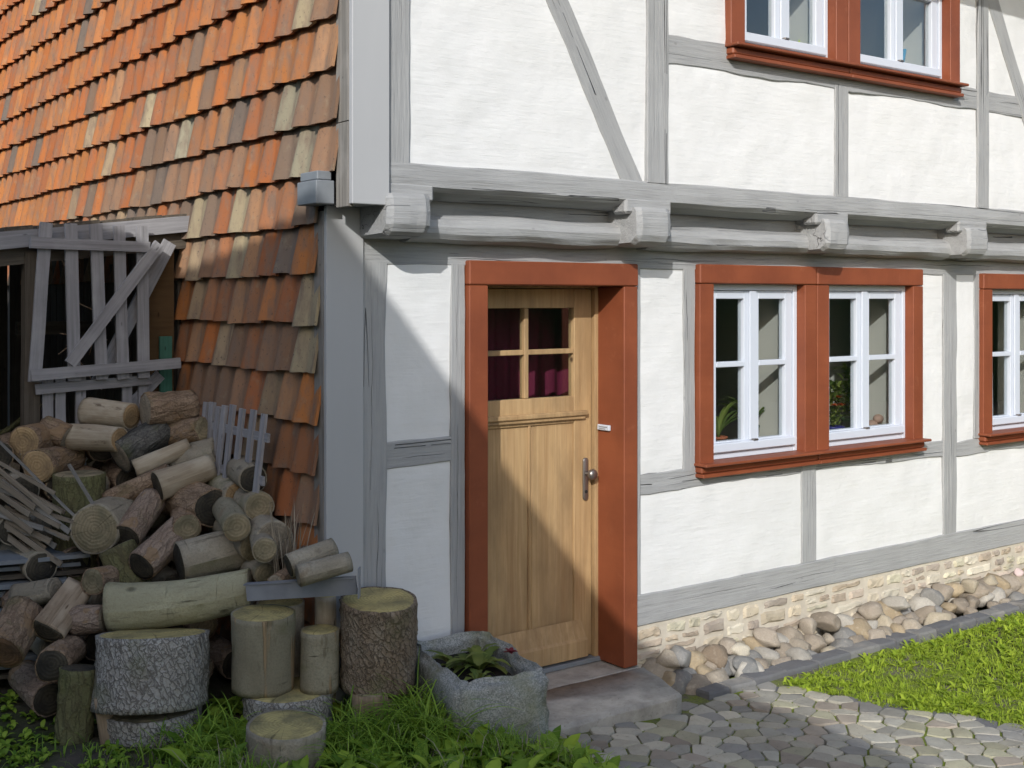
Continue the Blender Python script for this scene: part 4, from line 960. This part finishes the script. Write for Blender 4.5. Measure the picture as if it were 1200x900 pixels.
for i in range(13):
    for j in range(21): x = -.125+.25*i/12; y_ = -.27+.54*j/20; m.v.append((x, y_, 0.275+.012*nz(x*20, y_*20, 2)))
for i in range(12):
    for j in range(20): a = i*21+j; m.f.append((a, a+21, a+22, a+1))
m.build('soil', 'soil', T, True)

# ---------------------------------------------------------------- leaves and grass
def leaf(mb, base, az, L, wd, lift, droop, tint, lobes=0, n=6, curl=.15):
    d = Vector((math.cos(az), math.sin(az), 0)); s = Vector((-d.y, d.x, 0)); k = len(mb.v); p = Vector(base); e = lift
    for i in range(n+1):
        t = i/n; w_ = wd*math.sin(math.pi*min(1, t*.92+.08))**.8*(1-.15*t)
        if lobes: w_ *= .72+.4*abs(math.sin(t*math.pi*lobes))
        up = Vector((0, 0, 1))
        for q in (-1, 0, 1):
            mb.v.append(tuple(p + s*q*w_/2 + up*(abs(q)*w_*curl))); c = max(0, min(1, tint + .1*(1-abs(q)))); mb.tint.append((c, c, c, 1))
        p = p + (d*math.cos(e)+up*math.sin(e))*L/n; e -= droop/n
    for i in range(n):
        for q in (0, 1): a = k+i*3+q; mb.f.append((a, a+1, a+4, a+3))
def newmb(): m = MB(); m.tint = []; return m
def plant(name, loc, n, L, wd, label, cat='plant', group=None, mat='plantleaf', seed=0, lobes=3, lift=(.7, 1.3), parent_off=(0, 0, 0)):
    r = random.Random(seed); mb = newmb()
    for i in range(n):
        az = r.random()*6.28; leaf(mb, (.012*math.cos(az), .012*math.sin(az), 0), az, L*(.6+.6*r.random()), wd*(.7+.6*r.random()), lift[0]+(lift[1]-lift[0])*r.random(), 1.1+.9*r.random(), .15+.7*r.random(), lobes)
    o = mb.build(name, mat, None, True, label=label, cat=cat, group=group); o.location = loc; return o
tp = lambda x, y_: (T.matrix_basis if False else (Matrix.Translation((.575, -.405, .03)) @ Matrix.Rotation(math.radians(-14), 4, 'Z'))) @ Vector((x, y_, .275))
plant('dandelion', tp(.02, .0), 26, .17, .045, 'leafy dandelion with red stems growing at the centre of the trough', seed=1, lift=(.5, 1.4), lobes=4)
plant('dandelion', tp(-.06, .05), 9, .15, .036, 'small pale dandelion near the scaly stump side of the trough', seed=2)
plant('dandelion', tp(-.03, -.12), 6, .09, .03, 'small green seedling near the front rim of the trough', seed=3)
plant('dandelion', tp(.07, .17), 8, .13, .035, 'young weed at the door end of the trough', seed=4)
fl_ = newmb(); 
for i in range(9): leaf(fl_, (0, 0, .0), i*.7, .035, .022, .5+.4*(i % 2), .8, .5, 0, 4)
M['redleaf'] = m_leaf('red_leaves', (.16, .02, .03), (.24, .04, .05)); o = fl_.build('red_flower', 'redleaf', None, True, label='small dark red flower head drooping over the trough rim', cat='flower'); o.location = tp(.125, -.10) + Vector((0, 0, .09))

def blocked(x, y_):
    for sx, sy, sr in ((.205, -.235, .17), (-.594, .255, .25), (-.211, .01, .14), (-.125, -.05, .2), (-.301, -.396, .16), (-.02, -.12, .1)):
        if (x-sx)**2+(y_-sy)**2 < sr*sr: return True
    q = (Matrix.Rotation(math.radians(14), 4, 'Z') @ Vector((x-.575, y_+.405, 0)))
    if abs(q.x) < .205 and abs(q.y) < .345: return True
    return (x > .64 and y_ > -.48) or (y_ > -.01 and x > .06)
def blades(name, mat, region, count, hmin, hmax, wd, seed, dens=None, lean=.5, **kw):
    r = random.Random(seed); mb = newmb(); x0, x1, y0, y1 = region; c = 0; tries = 0
    while c < count and tries < count*8:
        tries += 1; x = x0+(x1-x0)*r.random(); y_ = y0+(y1-y0)*r.random(); q = dens(x, y_)
        if r.random() > q: continue
        c += 1; az = r.random()*6.283; h = (hmin+(hmax-hmin)*r.random()**1.5)*(.5+.5*q); L = lean*h*(.3+1.0*r.random()); d = Vector((math.cos(az), math.sin(az), 0)); s = Vector((-d.y, d.x, 0))*wd*(.6+.8*r.random())
        b = Vector((x, y_, gz(x, y_)-.008)); k = len(mb.v); t = .25+.75*r.random()
        for f, (hh, ll) in enumerate(((0, 0), (.45, .15), (.8, .5), (1.0-.25*r.random(), 1.0))):
            p = b+d*L*ll+Vector((0, 0, h*hh)); w_ = (1, .85, .55, .08)[f]
            mb.v += [tuple(p-s*w_), tuple(p+s*w_)]; tt = max(0, min(1, t*(.55+.45*f/3))); mb.tint += [(tt, tt, tt, 1)]*2
        for f in range(3): a = k+f*2; mb.f.append((a, a+1, a+3, a+2))
    return mb.build(name, mat, None, False, **kw)
def dens_wild(x, y_):
    if blocked(x, y_) or x > .98: return 0
    if y_ < -.75 and x > .95: return 0
    a = .35 + .9*nz(x*3, y_*3, 5)
    a += 1.0*math.exp(-((x-.28)**2/.04+(y_+.52)**2/.05))
    if x < -.75: a *= .25
    return max(0, min(1, a))
blades('grass', 'grass', (-1.3, .98, -1.7, .25), 6500, .04, .15, .0030, 11, dens_wild, .8, kind='stuff', label='long tufted grass round the stumps and the trough')
def tuft(cx, cy, n, L, spread, seed, label):
    r = random.Random(seed); mb = newmb()
    for i in range(n):
        a = r.random()*6.283; q = spread*r.random()**.5; x, y_ = cx+q*math.cos(a), cy+q*math.sin(a)
        if blocked(x, y_): continue
        leaf(mb, (x, y_, gz(x, y_)-.005), r.random()*6.283, L*(.5+.7*r.random()), .0045+.003*r.random(), 1.15+.4*r.random(), 1.2+1.5*r.random(), .15+.7*r.random(), 0, 7, .3)
    return mb.build('grass_tuft', 'grass', None, True, label=label, cat='grass tuft', kind='stuff')
tuft(.30, -.55, 420, .33, .17, 1, 'long arching grass tuft between trough and tall stump'); tuft(.02, -.42, 220, .26, .14, 2, 'arching grass tuft behind the low round'); tuft(-.02, -.62, 180, .22, .2, 3, 'grass tuft in front of the low round'); tuft(-.5, -.12, 160, .22, .2, 4, 'grass tuft at the foot of the widest stump')
def scatter_leaves(name, mat, region, count, L, wd, seed, dens, lobes=0, **kw):
    r = random.Random(seed); mb = newmb(); x0, x1, y0, y1 = region; c = 0; t = 0
    while c < count and t < count*8:
        t += 1; x = x0+(x1-x0)*r.random(); y_ = y0+(y1-y0)*r.random()
        if r.random() > dens(x, y_): continue
        for k in range(r.choice([3, 4, 5])):
            az = r.random()*6.28; leaf(mb, (x+.01*r.random(), y_+.01*r.random(), gz(x, y_)+.005), az, L*(.5+.8*r.random()), wd*(.6+.7*r.random()), .3+.8*r.random(), .6+.8*r.random(), r.random()*.9, lobes, 4)
        c += 1
    return mb.build(name, mat, None, True, kind='stuff', **kw)
scatter_leaves('weeds', 'weed', (-.7, .95, -1.6, -.05), 400, .115, .056, 5, lambda x, y_: 0 if blocked(x, y_) or x > .93 else .6, 0, label='broad leaved weeds at the foot of the woodpile')
scatter_leaves('ground_cover', 'weed', (-1.5, -.55, -.5, 1.1), 420, .035, .022, 6, lambda x, y_: 0 if blocked(x, y_) else max(0, .45+1.1*nz(x*4, y_*4, 9)), 0, label='low creeping ground cover on the soil by the woodpile')
scatter_leaves('weeds', 'weed', (-.55, -.10, -.05, .3), 14, .10, .06, 15, lambda x, y_: 0 if blocked(x, y_) else .8, 0, label='large leaf growing between the stumps')
blades('dry_grass', 'dry', (-1.0, .95, -1.1, .1), 350, .06, .2, .0022, 31, dens_wild, 1.0, kind='stuff', label='dry straw blades among the green grass')
st_ = newmb()
for i in range(26):
    x, y_ = -.02-.10*R.random(), .02+.14*R.random(); leaf(st_, (x, y_, .72), R.random()*6.28, .22+.12*R.random(), .006, 1.25+.25*R.random(), .2, R.random(), 0, 4)
st_.build('dry_stalks', 'dry', None, False, kind='stuff', label='dry grass stalks between the logs and the corner board')
# lawn
def lawn_edge(y_): return 2.46 + .42*max(0, -.5-y_)
def dens_lawn(x, y_):
    e = lawn_edge(y_) + .05*nz(y_*6, 0, 2)
    return 0 if x < e or y_ > -.385 + .02*nz(x*5, 0, 4) else min(1, .75+.4*nz(x*2.3, y_*2.3, 8))
blades('lawn', 'lawn', (2.4, 6.6, -3.0, -.36), 60000, .022, .06, .0024, 12, dens_lawn, 1.0, kind='stuff', label='bright sunlit lawn beside the cobbled path')
scatter_leaves('lawn_weeds', 'lawn', (2.45, 5.2, -1.7, -.38), 700, .055, .022, 8, lambda x, y_: 0 if dens_lawn(x, y_) == 0 else .35+.5*nz(x*3, y_*3, 3), 2, label='dandelion leaves growing in the lawn')
scatter_leaves('clover', 'lawn', (2.45, 5.6, -1.8, -.38), 1500, .026, .020, 28, lambda x, y_: 0 if dens_lawn(x, y_) == 0 else max(0, .5+.9*nz(x*2, y_*2, 13)), 0, label='clover spreading through the lawn')
scatter_leaves('edge_weeds', 'lawn', (2.2, 2.75, -.62, -.30), 40, .03, .018, 9, lambda x, y_: .5 if x < lawn_edge(y_)+.1 else 0, 0, label='small weeds in the gap between kerb and cobbles')

# ---------------------------------------------------------------- cobbles
x = N('joint_sand'); c = x.coord('Object', rnd=False); a = x.noise(c, 5, 4); b = x.noise(c, 60, 4, .7)
jm = x.mix(x.ramp(a, [(.38, 0), (.52, 1)]), (.17, .155, .125), (.17, .22, .035)); M['joint'] = x.done(x.mix(x.ramp(b, [(.45, 0), (.75, .7)]), jm, (.05, .045, .035)), .95, [(b, .01, .8)], .1)
def path_edge_in(x, y_): return .86 < x < lawn_edge(y_)+.02
mb = MB(); gxs = [.80+.1*i for i in range(28)]; gys = [-3.4+.1*i for i in range(33)]
for y_ in gys:
    for x in gxs: mb.v.append((x, y_, cobz(x)+.001 + .006*nz(x*3, y_*3, 7)))
for j in range(len(gys)-1):
    for i in range(len(gxs)-1): k = j*len(gxs)+i; mb.f.append((k, k+1, k+1+len(gxs), k+len(gxs)))
CP = mb.build('cobbled_path', 'joint', None, True, kind='structure')
M['cobble'] = m_stone('cobble_stone')
cr_ = random.Random(9); pts = []
ca, sa = math.cos(math.radians(-24)), math.sin(math.radians(-24))
for j in range(-34, 38):
    for i in range(-30, 36):
        u = (i+(.5 if j % 2 else 0))*.132 + (cr_.random()-.5)*.10; v = j*.088 + (cr_.random()-.5)*.060 + .03*math.sin(u*2.2)
        x = 1.7+u*ca-v*sa; y_ = -1.1+u*sa+v*ca
        if .70 < x < 3.6 and -3.1 < y_ < -.22: pts.append((x, y_))
def cell(p, others):
    poly = [(p[0]-.2, p[1]-.2), (p[0]+.2, p[1]-.2), (p[0]+.2, p[1]+.2), (p[0]-.2, p[1]+.2)]
    for q in others:
        mx, my = (p[0]+q[0])/2, (p[1]+q[1])/2; nx, ny = q[0]-p[0], q[1]-p[1]; out = []
        for a in range(len(poly)):
            A, B = poly[a], poly[(a+1) % len(poly)]; da = (A[0]-mx)*nx+(A[1]-my)*ny; dbv = (B[0]-mx)*nx+(B[1]-my)*ny
            if da <= 0: out.append(A)
            if da*dbv < 0: t = da/(da-dbv); out.append((A[0]+(B[0]-A[0])*t, A[1]+(B[1]-A[1])*t))
        poly = out
        if len(poly) < 3: return []
    return poly
def in_step(x, y_): return x < 1.76 and y_ > -.485 or (x < 1.95 and y_ > -.35)
CC = [(.33, .32, .275), (.40, .38, .315), (.26, .255, .235), (.44, .415, .335), (.31, .27, .22), (.36, .35, .30), (.37, .355, .25)]
ncob = 0
def in_view(p):
    v = Vector((p[0], p[1], cobz(p[0])))-CAM; d = v.dot(FWD); return d > 3 and -.04 < .5+v.dot(RGT)*1400/1200/d < 1.04 and (350-1400*v.z/d) < 940
pts.sort(key=lambda p: (not in_view(p), (Vector((p[0], p[1], 0))-CAM).length))
spare = MB(); spare.tint = []
for p in pts:
    if not path_edge_in(p[0], p[1]) or p[1] > -.34: continue
    if in_step(p[0]-.02, p[1]+.01): continue
    v = Vector((p[0], p[1], cobz(p[0])))-CAM; d = v.dot(FWD)
    nb = sorted((q for q in pts if q != p and abs(q[0]-p[0]) < .3 and abs(q[1]-p[1]) < .3), key=lambda q: (q[0]-p[0])**2+(q[1]-p[1])**2)[:16]
    poly = cell(p, nb)
    if len(poly) < 3: continue
    ncob += 1
    cx = sum(a[0] for a in poly)/len(poly); cy = sum(a[1] for a in poly)/len(poly)
    poly = [(cx+(a[0]-cx)*(1-.0058/max(.02, math.hypot(a[0]-cx, a[1]-cy))), cy+(a[1]-cy)*(1-.0058/max(.02, math.hypot(a[0]-cx, a[1]-cy)))) for a in poly]
    ch = []
    for a in range(len(poly)):
        A, B = poly[a], poly[(a+1) % len(poly)]; ch += [(A[0]*.87+B[0]*.13, A[1]*.87+B[1]*.13), (A[0]*.13+B[0]*.87, A[1]*.13+B[1]*.87)]
    zt = .006+.006*cr_.random(); sx = (cr_.random()-.5)*.07; sy = (cr_.random()-.5)*.07; m = MB(); k = len(ch); s1 = cr_.random()*30
    for f, h in ((1.0, -.03), (.992, -.003), (.955, .002), (.6, .003)):
        for a in ch:
            lx, ly = (a[0]-cx)*f, (a[1]-cy)*f; m.v.append((lx, ly, zt+h+lx*sx+ly*sy + (.004*nz(lx*22+s1, ly*22, s1) if f < .98 else 0)))
    m.v.append((0, 0, zt+.003+.002*cr_.random()))
    for f in range(3):
        for a in range(k): b = (a+1) % k; m.f.append((f*k+a, f*k+b, (f+1)*k+b, (f+1)*k+a))
    for a in range(k): m.f.append((3*k+a, 3*k+(a+1) % k, 4*k))
    if ncob > 296 or not in_view(p):
        oz = (cx, cy, cobz(cx)+.006*nz(cx*3, cy*3, 7)); spare.add([(v[0]+oz[0], v[1]+oz[1], v[2]+oz[2]) for v in m.v], m.f); continue
    o = m.build('cobblestone', 'cobble', CP, True); o.data.set_sharp_from_angle(angle=math.radians(22)); o.location = (cx, cy, cobz(cx)+.006*nz(cx*3, cy*3, 7)); c = cr_.choice(CC); q = .8+.45*cr_.random(); o.color = (c[0]*q, c[1]*q, c[2]*q, 1)

if spare.v: spare.tint = None; sp_ = spare.build('far_cobbles', 'cobble', CP, True, kind='stuff'); sp_.color = (.40, .385, .33, 1)
# ---------------------------------------------------------------- kerb stones
K = empty('kerb', (2.2, -.3, -.2), kind='structure')
M['slate'] = m_stone('slate'); kr = random.Random(14)
def kerbstone(x, y_, z, L, wd, rot, parent):
    m = MB(); pr = [(1, -.10), (1, -.012), (.9, .0)]; s1 = kr.random()*40; ring = []
    nseg = 4
    for f, h in pr:
        P_ = []
        for a in range(nseg): P_.append((-L/2+L*a/nseg, -wd/2))
        for a in range(nseg): P_.append((L/2, -wd/2+wd*a/nseg))
        for a in range(nseg): P_.append((L/2-L*a/nseg, wd/2))
        for a in range(nseg): P_.append((-L/2, wd/2-wd*a/nseg))
        for a in P_: m.v.append((a[0]*(1 if f == 1 else .95)+.008*nz(a[0]*9, a[1]*9, s1), a[1]*f+.008*nz(a[0]*9, a[1]*9, s1+4), h+.007*nz(a[0]*8, a[1]*8, s1+8)))
    k = 4*nseg
    for f in range(2):
        for a in range(k): b = (a+1) % k; m.f.append((f*k+a, f*k+b, (f+1)*k+b, (f+1)*k+a))
    m.v.append((0, 0, .002))
    for a in range(k): m.f.append((2*k+a, 2*k+(a+1) % k, 3*k))
    o = m.build('kerb_stone', 'slate', parent); o.location = Vector((x, y_, z))-Vector(parent.location); o.rotation_euler = ((kr.random()-.5)*.1, (kr.random()-.5)*.06, rot)
    c = kr.choice([(.15, .155, .165), (.18, .185, .19), (.21, .21, .205), (.13, .135, .145)]); o.color = (*c, 1)
x = 2.02
while x < 6.6:
    L = .14+.16*kr.random(); kerbstone(x+L/2, -.315+.01*kr.random() - .02*(x < 2.3), -.085+.012*kr.random(), L-.008, .10, (kr.random()-.5)*.08, K); x += L
for i in range(14):
    y_ = -.52-.17*i; x = lawn_edge(y_)-.01; kerbstone(x, y_, -.112, .165, .10+.03*kr.random(), math.radians(-67)+.2*(kr.random()-.5), K)
# ---------------------------------------------------------------- field stones along the plinth
def boulder(seed, flat):
    b = bmesh.new(); bmesh.ops.create_icosphere(b, subdivisions=3, radius=1); s1 = Vector((seed, seed*.7, 3))
    for v in b.verts:
        p = v.co.copy(); q = max(-.75, min(.75, p.x+.25*noise.noise(s1+p*.5))); v.co.x = v.co.x*.4+q*.6*1.15
        v.co *= 1+.30*noise.noise(p*1.2+s1)+.10*noise.noise(p*2.6+s1); v.co.z *= flat
    pr_ = random.Random(int(seed*10))
    for q in range(7):
        d = Vector((pr_.random()-.5, pr_.random()-.5, pr_.random()-.5)).normalized(); lim = .55+.22*pr_.random()
        for v in b.verts:
            e = v.co.dot(d)
            if e > lim: v.co -= d*(e-lim)*.88
    me = bpy.data.meshes.new('field_stone'); b.to_mesh(me); b.free(); me.polygons.foreach_set('use_smooth', [True]*len(me.polygons)); me.materials.append(M['stone']); return me
BM = [boulder(i*5.3, .7+.3*((i*7 % 10)/10)) for i in range(14)]
FC = [((.38, .33, .26), 'tan'), ((.43, .375, .28), 'sandy'), ((.30, .255, .20), 'brown'), ((.43, .405, .355), 'pale grey'), ((.28, .275, .26), 'dark grey'), ((.40, .32, .21), 'ochre'), ((.36, .31, .25), 'drab')]
sr = random.Random(17); placed = []
def fstone(x, y_, z, r, c=None, nm=None):
    col, n_ = (c, nm) if c else sr.choice(FC); o = lk(bpy.data.objects.new('field_stone', sr.choice(BM))); o.location = (x, y_, z); o.scale = (r*(1+.35*sr.random()), r*(.85+.3*sr.random()), r*(.85+.2*sr.random())); o.rotation_euler = ((sr.random()-.5)*.6, (sr.random()-.5)*.6, sr.random()*6.28)
    q = .85+.3*sr.random(); o.color = (col[0]*q, col[1]*q, col[2]*q, 1); tag(o, f'{n_} field stone lying between plinth and kerb', 'stone', 'field stones along the plinth')
    return o
x = 1.98
while x < 6.4:
    for y0, z0, rr_ in ((-.225, -.105, .050), (-.135, -.085, .058), (-.055, -.055, .062)):
        if x < 2.15 and y0 < -.2 and x < 2.0: continue
        if sr.random() < .9: fstone(x+.03*(sr.random()-.5), y0+.02*(sr.random()-.5), z0+.015*sr.random(), rr_*(.85+.8*sr.random()))
    if sr.random() < .55: fstone(x+.05*sr.random(), -.085, .005+.015*sr.random(), .055+.025*sr.random())
    x += .11+.04*sr.random()
o = fstone(2.47, -.215, -.075, .085, (.24, .245, .24), 'speckled grey granite'); o['label'] = 'largest speckled grey granite stone against the kerb'
o = fstone(2.52, -.12, -.015, .06, (.66, .60, .48), 'white'); o['label'] = 'almost white quartz stone between the brown field stones'
o = fstone(2.33, -.12, -.02, .078, (.27, .21, .15), 'brown'); o['label'] = 'smooth brown egg-shaped stone perched on the others'
o = fstone(2.03, -.16, -.085, .09, (.20, .195, .185), 'grey'); o['label'] = 'flat dark grey stone beside the corner of the door step'
o = fstone(5.30, -.1, .03, .04, (.75, .60, .58), 'pinkish white'); o['label'] = 'small pinkish white stone on top of the border'

# ---------------------------------------------------------------- things behind the panes
def pot(name, loc, r, h, mat, label, cat, plantfn, **kw):
    root = empty(name, loc, label=label, cat=cat); o = lathe(MB(), [(r*.7, 0), (r, h*.85), (r*1.08, h*.86), (r*1.08, h), (r*.9, h), (r*.85, h*.9)], 18, axis='z').build('pot', mat, root, True)
    mb = newmb(); plantfn(mb, h); mb.build('foliage', 'plantleaf', root, True); return root
M['terra'] = m_simple('terracotta', (.36, .11, .05), (.30, .09, .04), 9); M['bluepot'] = m_flat('blue_glaze', (.03, .03, .22), .25)
M['orange'] = m_leaf('orange_petals', (.55, .10, .02), (.65, .16, .03)); M['lime'] = m_flat('lime_plastic', (.45, .55, .06), .4); M['cyan'] = m_flat('blue_plastic', (.05, .28, .48), .4); M['pinkish'] = m_simple('pinkish_plush', (.42, .28, .22), (.35, .23, .18), 20)
M['greenpot'] = m_flat('green_glaze', (.06, .10, .05), .4)
zs = 1.032
def aloe(mb, h):
    r = random.Random(2)
    for i in range(24): leaf(mb, (0, 0, h*.9), -.5+r.random()*4.1, .22+.14*r.random(), .02, 1.0+.45*r.random(), 1.1+r.random()*.6, r.random()*.6, 0, 8, .3)
def bushy(seed, L, n=40):
    def f(mb, h):
        r = random.Random(seed)
        for i in range(n):
            q = r.random(); az = r.random()*6.28; leaf(mb, (.05*q*math.cos(az), .05*q*math.sin(az), h+L*r.random()), r.random()*6.28, .05+.03*r.random(), .028, .3+r.random()*.8, 1, r.random(), 0, 4)
    return f
pot('potted_aloe', (2.68, .19, zs), .05, .08, 'terra', 'potted plant with long arching leaves in a red pot behind the window beside the door', 'plant', aloe)
pot('potted_succulent', (3.07, .30, zs), .05, .11, 'greenpot', 'arching succulent in a dark green pot with orange rim on the same sill', 'plant', aloe)
fp = pot('potted_flower', (3.73, .22, zs), .07, .07, 'bluepot', 'bushy flower with orange blooms in a blue pot on the window sill', 'plant', bushy(4, .26, 130))
mb = newmb()
for q in range(3):
    for i in range(9): leaf(mb, (.03*q-.03, -.04, .20+.05*(q % 2)), i*.7, .035, .022, .3+.3*(i % 2), .6, R.random(), 0, 4)
mb.build('bloom', 'orange', fp, True)
pot('potted_vine', (4.02, .32, zs), .05, .10, 'greenpot', 'leafy green pot plant behind the pinkish plush', 'plant', bushy(6, .32, 110))
pot('potted_fern', (2.60, .33, zs), .05, .10, 'greenpot', 'tall bushy pot plant behind the red potted plant', 'plant', bushy(9, .42, 90))
pl = empty('plush_toy', (4.10, .20, zs), label='round pinkish plush toy sitting on the window sill', cat='toy')
for (a, r, sc_) in (((0, 0, .045), .05, (1, .8, .9)), ((.035, -.02, .095), .034, (1.2, .9, .9)), ((-.045, -.04, .02), .022, (1.4, 1, 1)), ((.06, -.05, .02), .022, (1.4, 1, 1))):
    b = bmesh.new(); bmesh.ops.create_icosphere(b, subdivisions=2, radius=r); m = MB(); b.verts.index_update(); m.add([(v.co.x*sc_[0]+a[0], v.co.y*sc_[1]+a[1], v.co.z*sc_[2]+a[2]) for v in b.verts], [[v.index for v in f.verts] for f in b.faces]); b.free(); m.build('body' if r == .05 else 'head' if r == .034 else 'paw', 'pinkish', pl, True)
# curtain in the end window
mb = MB()
for i in range(61):
    x = 5.10+.42*i/60
    for j in range(9): t = j/8; mb.v.append((x, .24+.015*math.sin(x*75)*(1.2-.5*t), 1.04+.50*t+(.012*math.sin(x*75) if j == 8 else 0)))
for i in range(60):
    for j in range(8): a = i*9+j; mb.f.append((a, a+9, a+10, a+1))
M['netcloth'] = m_flat('pale_blue_cloth', (.55, .66, .72), .9); mb.build('half_curtain', 'netcloth', None, True, loc=(5.3, .24, 1.04), label='pale blue half curtain in the end window', cat='curtain')
# upper sill
zu = 3.265
wc = empty('watering_can', (3.05, .02, zu), label='lime green watering can on the upper window sill', cat='watering can')
lathe(MB(), [(.05, 0), (.052, .10), (.045, .11), (.04, .1)], 18, axis='z').build('body', 'lime', wc, True)
m = tube(MB(), [(.05, 0, .03), (.10, 0, .10), (.16, 0, .19)], [.012, .01, .008], 8); m.build('spout', 'lime', wc, True)
m = tube(MB(), [(-.05, 0, .03), (-.09, 0, .07), (-.07, 0, .13), (0, 0, .14), (.03, 0, .10)], [.007]*5, 8); m.build('handle', 'lime', wc, True)
ob = empty('dust_brush', (4.14, .02, zu), label='light blue plastic brush standing on the upper window sill', cat='brush')
m = tube(MB(), [(0, 0, 0), (.02, 0, .10), (.05, 0, .22)], [.012, .01, .012], 8); m.build('handle', 'cyan', ob, True); MB().box(-.035, .035, -.02, .02, 0, .045, .008).build('head', 'white', ob)
